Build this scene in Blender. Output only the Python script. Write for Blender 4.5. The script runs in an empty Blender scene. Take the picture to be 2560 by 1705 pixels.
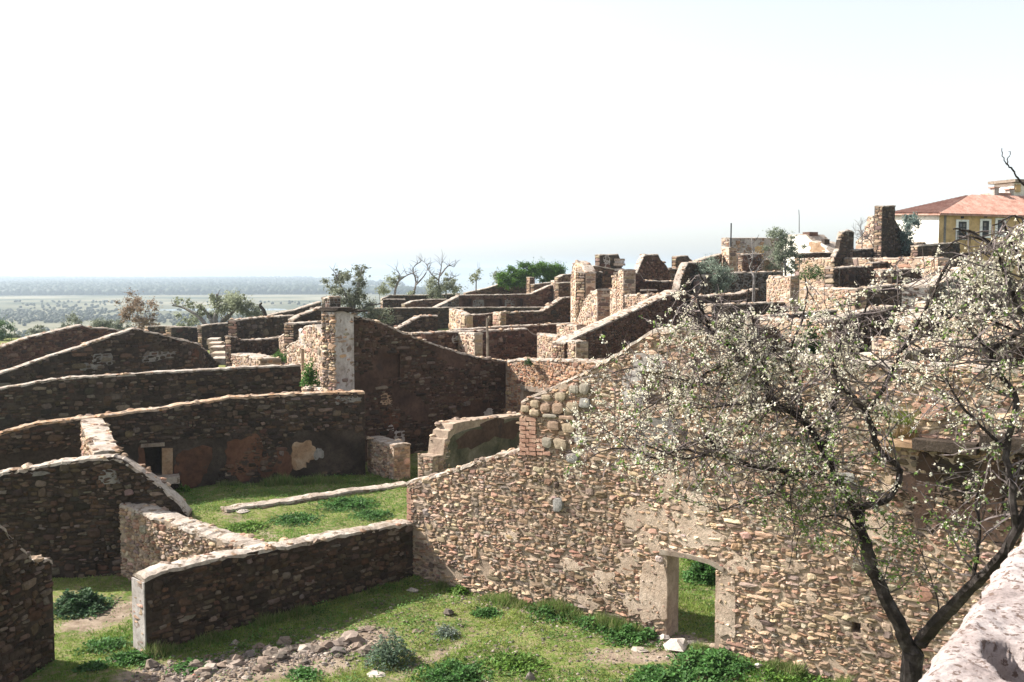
import bpy, math, random
import numpy as np
from mathutils import Matrix, Vector, noise as mnoise

# ------------------------------------------------------------------ camera, world, sun, exposure
scene = bpy.context.scene
COL = scene.collection
F, CX, CY, HZ, CAMZ = 2489.0, 1280.0, 852.5, 674.0, 8.4
TH = math.atan((CY - HZ) / F)
cam_d = bpy.data.cameras.new('camera'); cam = bpy.data.objects.new('camera', cam_d); COL.objects.link(cam)
cam.location = (0, 0, CAMZ); cam.rotation_euler = (math.pi / 2 - TH, 0, 0)
cam_d.sensor_width = 36.0; cam_d.lens = 36.0 * F / 2560.0
cam_d.clip_start = 0.1; cam_d.clip_end = 60000
scene.camera = cam
SUN_TRAVEL = Vector((0.95, -0.31, 0)).normalized()
EL = math.radians(39.5)
world = bpy.data.worlds.new('World'); scene.world = world; world.use_nodes = True
wn = world.node_tree; wn.nodes.clear()
sky = wn.nodes.new('ShaderNodeTexSky'); sky.sky_type = 'NISHITA'; sky.sun_disc = False
sky.sun_elevation = EL; sky.sun_rotation = math.atan2(-SUN_TRAVEL.x, -SUN_TRAVEL.y)
sky.air_density = 1.0; sky.dust_density = 1.8; sky.ozone_density = 1.0; sky.altitude = 300
bg = wn.nodes.new('ShaderNodeBackground'); bg.inputs[1].default_value = 0.108
wo = wn.nodes.new('ShaderNodeOutputWorld')
hs = wn.nodes.new('ShaderNodeHueSaturation'); hs.inputs['Saturation'].default_value = .34
wn.links.new(sky.outputs[0], hs.inputs['Color']); wn.links.new(hs.outputs[0], bg.inputs[0]); wn.links.new(bg.outputs[0], wo.inputs[0])
sd = bpy.data.lights.new('sun', 'SUN'); sd.energy = 5.0; sd.angle = math.radians(0.6); sd.color = (1.0, 0.955, 0.88)
so = bpy.data.objects.new('sun', sd); COL.objects.link(so)
lv = Vector((SUN_TRAVEL.x * math.cos(EL), SUN_TRAVEL.y * math.cos(EL), -math.sin(EL)))
so.rotation_euler = lv.to_track_quat('-Z', 'Y').to_euler(); so.location = (-30, 30, 60)
vs = scene.view_settings
scene.display_settings.display_device = 'sRGB'
vs.view_transform = 'Standard'; vs.look = 'None'; vs.gamma = 1.0; vs.use_curve_mapping = False
vs.exposure = 1.25
scene.render.engine = 'CYCLES'
cy = scene.cycles
cy.use_denoising = True; cy.max_bounces = 5; cy.diffuse_bounces = 2; cy.glossy_bounces = 2
cy.transmission_bounces = 3; cy.transparent_max_bounces = 6; cy.volume_bounces = 1
cy.use_adaptive_sampling = True

rnd = random.Random(7); rng = np.random.default_rng(7)

# ------------------------------------------------------------------ pixel rays (photo pixels, 2560 wide)
def ray(px, py):
    a = (px - CX) / F; b = -(py - CY) / F
    return np.array([a, math.cos(TH) + b * math.sin(TH), -math.sin(TH) + b * math.cos(TH)])
def at_z(px, py, z=0.0):
    d = ray(px, py); t = (z - CAMZ) / d[2]; return np.array([d[0] * t, d[1] * t, z])
def at_y(px, py, Y):
    d = ray(px, py); t = Y / d[1]; return np.array([d[0] * t, Y, CAMZ + d[2] * t])
def g(px, py, z=0.0): return at_z(px, py, z)[:2]
def c(px, Y, py=800): return at_y(px, py, Y)[:2]
def on_plane(px, py, P, D):
    d = ray(px, py); n = np.array([-D[1], D[0]])
    t = (P @ n) / (d[0] * n[0] + d[1] * n[1])
    return np.array([d[0] * t, d[1] * t, CAMZ + d[2] * t])

# ------------------------------------------------------------------ terrain
def S(t): t = np.clip(t, 0, 1); return t * t * (3 - 2 * t)
def sn(x, y, k, p=0.0):
    return (np.sin(x * k + 1.3 * np.sin(y * k * .7 + p) + p) * np.cos(y * k * 1.1 + 1.7 * np.sin(x * k * .6 - p)))
def lake_mask(x, y):
    a = x / np.maximum(y, 1.0)
    r0 = 2600 + 500 * np.sin(a * 9 + 1) + 300 * np.sin(a * 31)
    m = S((a + .16 + .03 * np.sin(y * .0013)) / .06) * S((y - r0) / 300) * S((11000 - y) / 800)
    pond = S(1.6 - (((x + 455) / 130) ** 2 + ((y - 1500) / 110) ** 2))
    r2 = S(1.5 - (((x + 2000) / 1500) ** 2 + ((y - 9200) / 900) ** 2))
    return np.clip(m + pond + r2, 0, 1)
def G(x, y):
    x = np.asarray(x, float); y = np.asarray(y, float)
    sp = np.where(y - 42 > 0, (y - 42), 0.0) ; sp = np.minimum(np.sqrt(sp * sp + 9) - 3, 90)
    h = .05 * sp / (1 + np.exp(np.clip(-(x + 16) / 8, -50, 50))) + 3.2 * S((x - 8) / 12) * S((y - 33) / 12)
    h = h + .6 * np.exp(-((x - 6) / 9) ** 2 - ((y - 82) / 10) ** 2)
    near = S((y - 5) / 14)
    h = h + near * (.05 * sn(x, y, .9) + .03 * sn(x, y, 2.3, 1) + .012 * sn(x, y, 7, 2))
    D = y + .2 * np.maximum(0, -x - 20) + 4 * sn(x, y, .05)
    f = S((D - 126) / 260)
    lm = lake_mask(x, y)
    plain = -50 + 1.5 * sn(x, y, .004) + 2.5 * sn(x, y, .0011, 2) - 9 * lm
    return h * (1 - f) + plain * f

def mesh_obj(name, V, faces, mat=None, parent=None, cols=None, loc=(0, 0, 0), smooth=False):
    me = bpy.data.meshes.new(name)
    V = np.asarray(V, float).reshape(-1, 3)
    me.from_pydata(V.tolist(), [], faces)
    if cols is not None:
        ca = me.color_attributes.new('Col', 'FLOAT_COLOR', 'POINT')
        cc = np.ones((len(V), 4)); cc[:, :3] = np.asarray(cols).reshape(-1, 3)
        ca.data.foreach_set('color', cc.ravel())
    if mat: me.materials.append(mat)
    if smooth: me.polygons.foreach_set('use_smooth', [True] * len(me.polygons))
    me.update()
    o = bpy.data.objects.new(name, me); COL.objects.link(o); o.location = loc
    if parent is not None: o.parent = parent
    return o
def empty(name, loc):
    o = bpy.data.objects.new(name, None); COL.objects.link(o); o.location = tuple(map(float, loc)); o.empty_display_size = .2
    return o
def tag(o, label=None, cat=None, group=None, kind=None):
    if label: o['label'] = label
    if cat: o['category'] = cat
    if group: o['group'] = group
    if kind: o['kind'] = kind
    return o

def wloc(o):
    v = np.zeros(3)
    while o is not None: v += np.asarray(o.location); o = o.parent
    return v
class Buf:
    def __init__(s): s.V = []; s.F = []; s.C = []; s.n = 0
    def add(s, V, F, C=None):
        V = np.asarray(V, float).reshape(-1, 3); k = s.n
        s.V.append(V); s.F.extend([tuple(i + k for i in f) for f in F])
        s.C.append(np.broadcast_to(np.asarray(C if C is not None else (1, 1, 1), float), (len(V), 3))); s.n += len(V)
    def addnp(s, V, FA, C=None):          # FA integer array (m,k)
        V = np.asarray(V, float).reshape(-1, 3)
        s.F.extend(map(tuple, (FA + s.n).tolist())); s.V.append(V)
        s.C.append(np.broadcast_to(np.asarray(C if C is not None else (1, 1, 1), float), (len(V), 3))); s.n += len(V)
    def build(s, name, mat, parent=None, loc=(0, 0, 0), smooth=False):
        if not s.n: return None
        V = np.concatenate(s.V) - np.asarray(loc, float) if parent is None else np.concatenate(s.V) - wloc(parent)
        return mesh_obj(name, V, s.F, mat, parent, np.concatenate(s.C), loc if parent is None else (0, 0, 0), smooth)

BOXF = [(0, 3, 2, 1), (4, 5, 6, 7), (0, 1, 5, 4), (1, 2, 6, 5), (2, 3, 7, 6), (3, 0, 4, 7)]
def box_verts(cx, cy_, z0, z1, ux, uy, hx, hy):
    u = np.array([ux, uy]); v = np.array([-uy, ux]); p = np.array([cx, cy_]); V = []
    for z in (z0, z1):
        for a, b in ((-1, -1), (1, -1), (1, 1), (-1, 1)):
            q = p + a * hx * u + b * hy * v; V.append((q[0], q[1], z))
    return V

# ------------------------------------------------------------------ materials
def new_mat(name):
    m = bpy.data.materials.new(name); m.use_nodes = True; nt = m.node_tree; nt.nodes.clear()
    out = nt.nodes.new('ShaderNodeOutputMaterial'); b = nt.nodes.new('ShaderNodeBsdfPrincipled')
    nt.links.new(b.outputs[0], out.inputs[0]); b.inputs['Roughness'].default_value = .92
    b.inputs['Specular IOR Level'].default_value = .15
    return m, nt, b, out
def nz(nt, scale, detail=5, rough=.6, dist=0.0):
    tc = nt.nodes.get('tc') or nt.nodes.new('ShaderNodeNewGeometry'); tc.name = 'tc'
    n = nt.nodes.new('ShaderNodeTexNoise'); n.inputs['Scale'].default_value = scale
    n.inputs['Detail'].default_value = detail; n.inputs['Roughness'].default_value = rough
    n.inputs['Distortion'].default_value = dist
    nt.links.new(tc.outputs['Position'], n.inputs['Vector']); return n.outputs['Fac']
def ramp(nt, fac, stops):
    r = nt.nodes.new('ShaderNodeValToRGB'); e = r.color_ramp.elements
    while len(e) < len(stops): e.new(.5)
    for k, (p, col) in enumerate(stops):
        e[k].position = p; e[k].color = (*(col if hasattr(col, '__len__') else (col,) * 3), 1)
    nt.links.new(fac, r.inputs[0]); return r.outputs[0]
def mix(nt, fac, a, b, mode='MIX'):
    n = nt.nodes.new('ShaderNodeMix'); n.data_type = 'RGBA'; n.blend_type = mode
    for s, v in ((n.inputs[0], fac), (n.inputs[6], a), (n.inputs[7], b)):
        if hasattr(v, 'links'): nt.links.new(v, s)
        elif isinstance(v, (int, float)): s.default_value = v
        else: s.default_value = (*v, 1)
    return n.outputs[2]
def bump(nt, b, h, strength=.6, dist=.03):
    n = nt.nodes.new('ShaderNodeBump'); n.inputs['Strength'].default_value = strength; n.inputs['Distance'].default_value = dist
    nt.links.new(h, n.inputs['Height']); nt.links.new(n.outputs[0], b.inputs['Normal'])

def mat_stone(name, src):
    m, nt, b, _ = new_mat(name)
    if src == 'attr':
        a = nt.nodes.new('ShaderNodeAttribute'); a.attribute_name = 'Col'; colr = a.outputs['Color']
    else:
        a = nt.nodes.new('ShaderNodeObjectInfo'); colr = a.outputs['Color']
    v = ramp(nt, nz(nt, 9, 6, .7), [(.3, .62), (.5, 1.0), (.72, 1.3)])
    c1 = mix(nt, 1.0, colr, v, 'MULTIPLY')
    li = ramp(nt, nz(nt, 3.1, 5, .65), [(.56, 0.0), (.66, .55)])
    c2 = mix(nt, li, c1, mix(nt, 1.0, c1, (1.5, 1.55, 1.5), 'MULTIPLY'))
    nt.links.new(c2, b.inputs['Base Color']); bump(nt, b, nz(nt, 28, 7, .75), .9, .014)
    return m
STONE_A = mat_stone('rubble_stone', 'attr'); STONE_O = mat_stone('picked_stone', 'obj')

def mat_two(name, cols, s1=1.2, s2=11, bs=.8, bd=.03, speck=None):
    m, nt, b, _ = new_mat(name)
    c1 = ramp(nt, nz(nt, s1, 6, .62, .4), [(.3, cols[0]), (.5, cols[1]), (.68, cols[2])])
    v = ramp(nt, nz(nt, s2, 6, .7), [(.28, .6), (.5, 1.0), (.75, 1.25)])
    c2 = mix(nt, 1.0, c1, v, 'MULTIPLY')
    if speck:
        c2 = mix(nt, ramp(nt, nz(nt, speck[0], 4, .6), [(speck[1], 0.0), (speck[1] + .06, 1.0)]), c2, speck[2])
    nt.links.new(c2, b.inputs['Base Color']); bump(nt, b, nz(nt, s2 * 2, 8, .75), bs, bd)
    return m
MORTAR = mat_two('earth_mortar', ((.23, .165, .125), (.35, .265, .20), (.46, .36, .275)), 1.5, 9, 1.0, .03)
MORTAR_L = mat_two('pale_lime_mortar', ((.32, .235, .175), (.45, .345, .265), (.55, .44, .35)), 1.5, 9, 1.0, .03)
MORTAR_D = mat_two('damp_shaded_mortar', ((.028, .021, .016), (.055, .041, .032), (.09, .068, .053)), 1.0, 8, 1.0, .05)  # damp tone, darkened further to carry the shade of sunless walls
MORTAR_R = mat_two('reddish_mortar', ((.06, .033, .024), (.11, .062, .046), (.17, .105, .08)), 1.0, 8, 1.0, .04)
CAP = mat_two('weathered_cement_cap', ((.26, .20, .155), (.40, .335, .28), (.52, .455, .39)), 1.3, 9, 1.0, .04, (3.4, .56, (.17, .125, .085)))
CAP_O = mat_two('lichened_cement_cap', ((.34, .19, .10), (.42, .30, .21), (.48, .41, .34)), .9, 9, 1.0, .04, (3.1, .57, (.28, .15, .07)))
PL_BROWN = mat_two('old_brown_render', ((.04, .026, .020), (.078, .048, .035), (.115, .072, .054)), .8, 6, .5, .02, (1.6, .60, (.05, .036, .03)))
PL_RED = mat_two('old_red_render', ((.06, .033, .022), (.11, .054, .034), (.17, .085, .053)), .7, 5, .5, .02, (1.4, .6, (.06, .045, .035)))
PL_ORANGE = mat_two('ochre_plaster', ((.20, .115, .07), (.30, .195, .12), (.40, .305, .22)), 1.4, 7, .5, .02)
PL_WHITE = mat_two('old_lime_plaster', ((.25, .215, .19), (.38, .345, .32), (.50, .465, .44)), 1.1, 7, .6, .02, (2.2, .58, (.20, .15, .12)))
PL_GREY = mat_two('grey_render', ((.13, .115, .105), (.19, .175, .16), (.27, .25, .23)), 1.6, 9, .6, .02)
PL_MOSS = mat_two('mossy_dark_render', ((.05, .05, .03), (.11, .10, .065), (.19, .165, .12)), 1.2, 8, .6, .02)
RECESS_SHADE = mat_two('recess_shade_render', ((.015, .012, .010), (.035, .026, .02), (.07, .052, .04)), 1.2, 8, .6, .02)  # near-black render colour standing for recess shade on the big wall
PL_CREAM = mat_two('cream_render', ((.6, .54, .44), (.72, .67, .58), (.8, .77, .7)), .5, 3, .2, .01)
PL_YELLOW = mat_two('ochre_yellow_wall', ((.46, .31, .145), (.52, .36, .18), (.56, .41, .22)), .5, 2, .2, .01)
PARA = mat_two('pinkish_parapet_cement', ((.28, .225, .21), (.40, .335, .315), (.50, .44, .42)), 6, 60, 1.0, .010, (38, .55, (.17, .12, .10)))
WOOD = mat_two('weathered_timber', ((.14, .10, .075), (.24, .19, .15), (.32, .27, .22)), 4, 30, .6, .01)
BRICK = mat_two('red_brick', ((.26, .135, .095), (.35, .205, .15), (.43, .29, .215)), 4, 25, .6, .01)
BARK = mat_two('dark_plum_bark', ((.02, .016, .015), (.045, .036, .033), (.11, .095, .09)), 7, 40, 1.0, .02)
TWIG = mat_two('thin_plum_twig', ((.08, .062, .06), (.14, .115, .11), (.23, .19, .185)), 5, 30, .5, .005)
BARK_L = mat_two('grey_bark', ((.12, .105, .10), (.20, .18, .17), (.30, .28, .27)), 5, 30, .8, .02)
TILE = mat_two('terracotta_tile', ((.30, .15, .11), (.40, .23, .18), (.48, .32, .26)), 1.5, 6, .4, .01)
WHITE = mat_two('white_paint', ((.7, .7, .68), (.78, .78, .77), (.82, .82, .8)), 1, 5, .1, .005)
GLASS, _nt, _b, _ = new_mat('window_glass'); _b.inputs['Base Color'].default_value = (.03, .035, .04, 1); _b.inputs['Roughness'].default_value = .1
_b.inputs['Specular IOR Level'].default_value = .5
IRON, _nt, _b, _ = new_mat('dark_iron'); _b.inputs['Base Color'].default_value = (.03, .03, .032, 1); _b.inputs['Roughness'].default_value = .6

def mat_leaf(name, trans=.35, vari=.5):
    m, nt, b, out = new_mat(name)
    a = nt.nodes.new('ShaderNodeAttribute'); a.attribute_name = 'Col'
    v = ramp(nt, nz(nt, 1.7, 3, .5), [(.3, 1 - vari * .5), (.7, 1 + vari * .5)])
    cc = mix(nt, 1.0, a.outputs['Color'], v, 'MULTIPLY'); nt.links.new(cc, b.inputs['Base Color'])
    b.inputs['Roughness'].default_value = .6
    t = nt.nodes.new('ShaderNodeBsdfTranslucent'); nt.links.new(cc, t.inputs['Color'])
    ms = nt.nodes.new('ShaderNodeMixShader'); ms.inputs[0].default_value = trans
    nt.links.new(b.outputs[0], ms.inputs[1]); nt.links.new(t.outputs[0], ms.inputs[2]); nt.links.new(ms.outputs[0], out.inputs[0])
    return m
LEAF = mat_leaf('leaf', .35); PETAL = mat_leaf('petal', .3, .2)

# ground
GROUND, nt, b, _ = new_mat('ground_turf')
a = nt.nodes.new('ShaderNodeAttribute'); a.attribute_name = 'Col'
sep = nt.nodes.new('ShaderNodeSeparateColor'); nt.links.new(a.outputs['Color'], sep.inputs[0])
gr = ramp(nt, nz(nt, 1.1, 7, .65), [(.3, (.055, .10, .022)), (.5, (.13, .17, .045)), (.7, (.22, .225, .085))])
gr = mix(nt, ramp(nt, nz(nt, 6, 6, .7), [(.46, 0.0), (.62, .85)]), gr, (.27, .205, .135))
di = ramp(nt, nz(nt, 2.2, 8, .7), [(.3, (.15, .11, .08)), (.5, (.26, .20, .15)), (.7, (.38, .31, .24))])
fl = ramp(nt, nz(nt, .004, 8, .6), [(.35, (.07, .08, .055)), (.5, (.15, .145, .10)), (.62, (.24, .22, .16))])
fac = nt.nodes.new('ShaderNodeMath'); fac.operation = 'ADD'; nt.links.new(sep.outputs[0], fac.inputs[0])
nn = nt.nodes.new('ShaderNodeMath'); nn.operation = 'MULTIPLY_ADD'; nt.links.new(nz(nt, 3.5, 8, .7), nn.inputs[0]); nn.inputs[1].default_value = 1.6; nn.inputs[2].default_value = -.85
nt.links.new(nn.outputs[0], fac.inputs[1])
fr = ramp(nt, fac.outputs[0], [(.25, 0.0), (.55, 1.0)])
cc = mix(nt, fr, gr, di); cc = mix(nt, sep.outputs[1], cc, fl)
nt.links.new(cc, b.inputs['Base Color']); bump(nt, b, nz(nt, 9, 8, .75), .9, .06)
b.inputs['Specular IOR Level'].default_value = .0; b.inputs['Roughness'].default_value = 1
WATER, nt, b, _ = new_mat('lake_water'); b.inputs['Base Color'].default_value = (.10, .14, .16, 1); b.inputs['Roughness'].default_value = .22; b.inputs['Specular IOR Level'].default_value = .6
HILL, nt, b, _ = new_mat('distant_hill'); b.inputs['Base Color'].default_value = (.09, .11, .08, 1)

# ------------------------------------------------------------------ ground sheet
def seg_d(x, y, p, q):
    p = np.asarray(p); q = np.asarray(q); d = q - p; L = d @ d
    t = np.clip(((x - p[0]) * d[0] + (y - p[1]) * d[1]) / L, 0, 1)
    return np.hypot(x - p[0] - t * d[0], y - p[1] - t * d[1])
DIRT = [(g(380, 1690), g(780, 1650), .75, 1.0), (g(640, 1670), g(930, 1590), .55, 1.0), (g(500, 1700), g(820, 1668), .6, .9),
        (g(210, 1560), g(320, 1515), .75, .8), (g(1160, 1600), g(960, 1705), .3, .55), (g(1500, 1640), g(1760, 1640), .55, .7),
        (g(1690, 1600), g(1800, 1640), .6, .9), (g(1230, 1640), g(1330, 1600), .4, .35), (g(1040, 1490), g(1250, 1500), .3, .3), (g(1750, 1690), g(1600, 1720), .3, .5),
        (g(560, 1285), g(690, 1345), .4, .5)]
def dirt(x, y):
    m = np.zeros_like(np.asarray(x, float))
    for p, q, w, k in DIRT: m = np.maximum(m, k * np.exp(-(seg_d(x, y, p, q) / w) ** 2))
    return m
def axis(fine0, fine1, st, lo, hi, gr_):
    a = list(np.arange(fine0, fine1 + 1e-6, st)); s = st; v = a[-1]
    while v < hi: s = min(s * gr_, 900); v += s; a.append(v)
    s = st; v = fine0; L = []
    while v > lo: s = min(s * gr_, 900); v -= s; L.append(v)
    return np.array(L[::-1] + a)
xs = axis(-14, 12, .22, -16000, 16000, 1.085); ys = axis(18, 44, .22, -60, 18000, 1.05)
X, Y = np.meshgrid(xs, ys); Z = G(X, Y)
V = np.stack([X, Y, Z], -1).reshape(-1, 3); nx, ny = len(xs), len(ys)
ii = np.arange(nx * ny).reshape(ny, nx)
FA = np.stack([ii[:-1, :-1], ii[:-1, 1:], ii[1:, 1:], ii[1:, :-1]], -1).reshape(-1, 4)
Cc = np.zeros((nx * ny, 3)); Cc[:, 0] = dirt(V[:, 0], V[:, 1]); Cc[:, 1] = S((V[:, 1] - 160) / 300)
tag(mesh_obj('ground', V, FA.tolist(), GROUND, cols=Cc, smooth=True), 'grassy ground between the ruined walls running out to the plain', kind='structure')
print('ground', nx, ny)
b_ = Buf(); b_.addnp([(-6000, 1200, -54), (16000, 1200, -54), (16000, 14000, -54), (-6000, 14000, -54)], np.array([[0, 1, 2, 3]]))
tag(b_.build('water', WATER), 'pale reservoir water out on the plain', kind='structure')
b_ = Buf()
for k, (Y0, amp, base, sd_) in enumerate(((11500, 22, 62, 1), (14500, 34, 96, 4))):
    xx = np.linspace(-15500, 15500, 220); pr = base + amp * (.6 * np.sin(xx * .0004 + sd_) + .3 * np.sin(xx * .0013 + 2 * sd_) + .12 * np.sin(xx * .005)) + 30 * np.exp(-((xx + 7500) / 2600) ** 2)
    pr = pr * (1 - .45 * S((xx + 1000) / 6000)) if k == 0 else pr
    VV = np.concatenate([np.stack([xx, xx * 0 + Y0 - 1500, xx * 0 - 60], -1), np.stack([xx, xx * 0 + Y0, -50 + pr], -1), np.stack([xx, xx * 0 + Y0 + 1800, xx * 0 - 60], -1)])
    j = np.arange(219); n = 220
    b_.addnp(VV, np.concatenate([np.stack([j, j + 1, j + n + 1, j + n], -1), np.stack([j + n, j + n + 1, j + 2 * n + 1, j + 2 * n], -1)]))
tag(b_.build('hills', HILL, smooth=True), 'faint blue hills along the horizon', kind='structure')

# ------------------------------------------------------------------ stones
NA = 8
ANG = np.arange(NA) * 2 * math.pi / NA + .39
def stone_batch(cx, cz, hx, hz, p, n, tilt=.35, r_=rng, full=True):
    """n stones in a wall frame (s, depth outwards, z): arrays of verts (n,3NA+1,3)"""
    ca, sa = np.cos(ANG), np.sin(ANG)
    e = .62
    ux = np.sign(ca) * np.abs(ca) ** e; uz = np.sign(sa) * np.abs(sa) ** e
    jit = 1 + r_.uniform(-.26, .16, (n, NA)); rot = r_.normal(0, .17, n)
    x = ux * jit * hx[:, None]; z = uz * jit * hz[:, None]
    xr = x * np.cos(rot)[:, None] - z * np.sin(rot)[:, None]; zr = x * np.sin(rot)[:, None] + z * np.cos(rot)[:, None]
    tx = r_.normal(0, tilt, n)[:, None]; tz = (r_.normal(-.1, tilt, n))[:, None]
    V = np.zeros((n, 3 * NA + 1, 3))
    for k, (sc, dp) in enumerate(((1.0, -.3), (.93, .62), (.58, 1.0))):
        V[:, k * NA:(k + 1) * NA, 0] = cx[:, None] + xr * sc; V[:, k * NA:(k + 1) * NA, 2] = cz[:, None] + zr * sc
        d = p[:, None] * dp * (1 if k == 0 else 1 + tx * xr / hx[:, None] + tz * zr / hz[:, None]) * (1 if k == 0 else r_.uniform(.8, 1.2, (n, NA)))
        V[:, k * NA:(k + 1) * NA, 1] = d
    V[:, -1, 0] = cx; V[:, -1, 2] = cz; V[:, -1, 1] = p * r_.uniform(.95, 1.15, n)
    return V
_j = np.arange(NA); _k = (_j + 1) % NA
SQ = np.concatenate([np.stack([_j, _k, _k + NA, _j + NA], -1), np.stack([_j + NA, _k + NA, _k + 2 * NA, _j + 2 * NA], -1)])
ST = np.stack([_j + 2 * NA, _k + 2 * NA, np.full(NA, 3 * NA)], -1)
UNIT = []
for q in range(26):
    V1 = stone_batch(np.zeros(1), np.zeros(1), np.ones(1), np.ones(1), np.ones(1), 1, .3)[0]
    me = bpy.data.meshes.new('stone'); me.from_pydata(V1.tolist(), [], SQ.tolist() + ST.tolist()); me.materials.append(STONE_O); UNIT.append(me)

def split(x0, x1, z0, z1, tgt, asp, out, r_):
    st = [(x0, x1, z0, z1)]
    while st:
        a0, a1, c0, c1 = st.pop(); w = a1 - a0; h = c1 - c0
        if w * h < tgt * r_.choice((.3, .5, .8, 1.0, 1.3, 2.0, 3.6)) and w / h < asp * 2.2 and w / h > .45:
            out.append(((a0 + a1) / 2, (c0 + c1) / 2, w / 2, h / 2)); continue
        if w < .1 and h < .08: out.append(((a0 + a1) / 2, (c0 + c1) / 2, w / 2, h / 2)); continue
        t = r_.uniform(.33, .67)
        if w / h > asp * r_.uniform(.8, 1.5): m_ = a0 + w * t; st += [(a0, m_, c0, c1), (m_, a1, c0, c1)]
        else: m_ = c0 + h * t; st += [(a0, a1, c0, m_), (a0, a1, m_, c1)]

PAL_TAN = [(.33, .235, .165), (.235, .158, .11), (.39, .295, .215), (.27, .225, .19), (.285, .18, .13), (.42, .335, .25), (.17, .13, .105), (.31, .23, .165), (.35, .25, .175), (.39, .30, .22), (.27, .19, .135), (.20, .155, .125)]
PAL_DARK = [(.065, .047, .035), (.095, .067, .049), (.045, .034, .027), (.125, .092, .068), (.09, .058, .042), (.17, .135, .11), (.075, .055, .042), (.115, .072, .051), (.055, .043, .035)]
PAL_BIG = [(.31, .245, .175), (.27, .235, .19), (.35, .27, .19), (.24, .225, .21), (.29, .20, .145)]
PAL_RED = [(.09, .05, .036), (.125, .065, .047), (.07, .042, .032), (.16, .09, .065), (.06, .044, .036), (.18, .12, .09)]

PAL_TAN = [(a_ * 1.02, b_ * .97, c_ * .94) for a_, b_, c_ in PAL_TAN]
PAL_DARK = [(a_ * .84, b_ * .815, c_ * .79) for a_, b_, c_ in PAL_DARK]  # lichened stone tones with wall shade put into the colour
WALLS = []
def zlin(prof):
    ss = np.array([p[0] for p in prof]); zz = np.array([p[1] for p in prof])
    return lambda s: np.interp(s, ss, zz)

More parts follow.
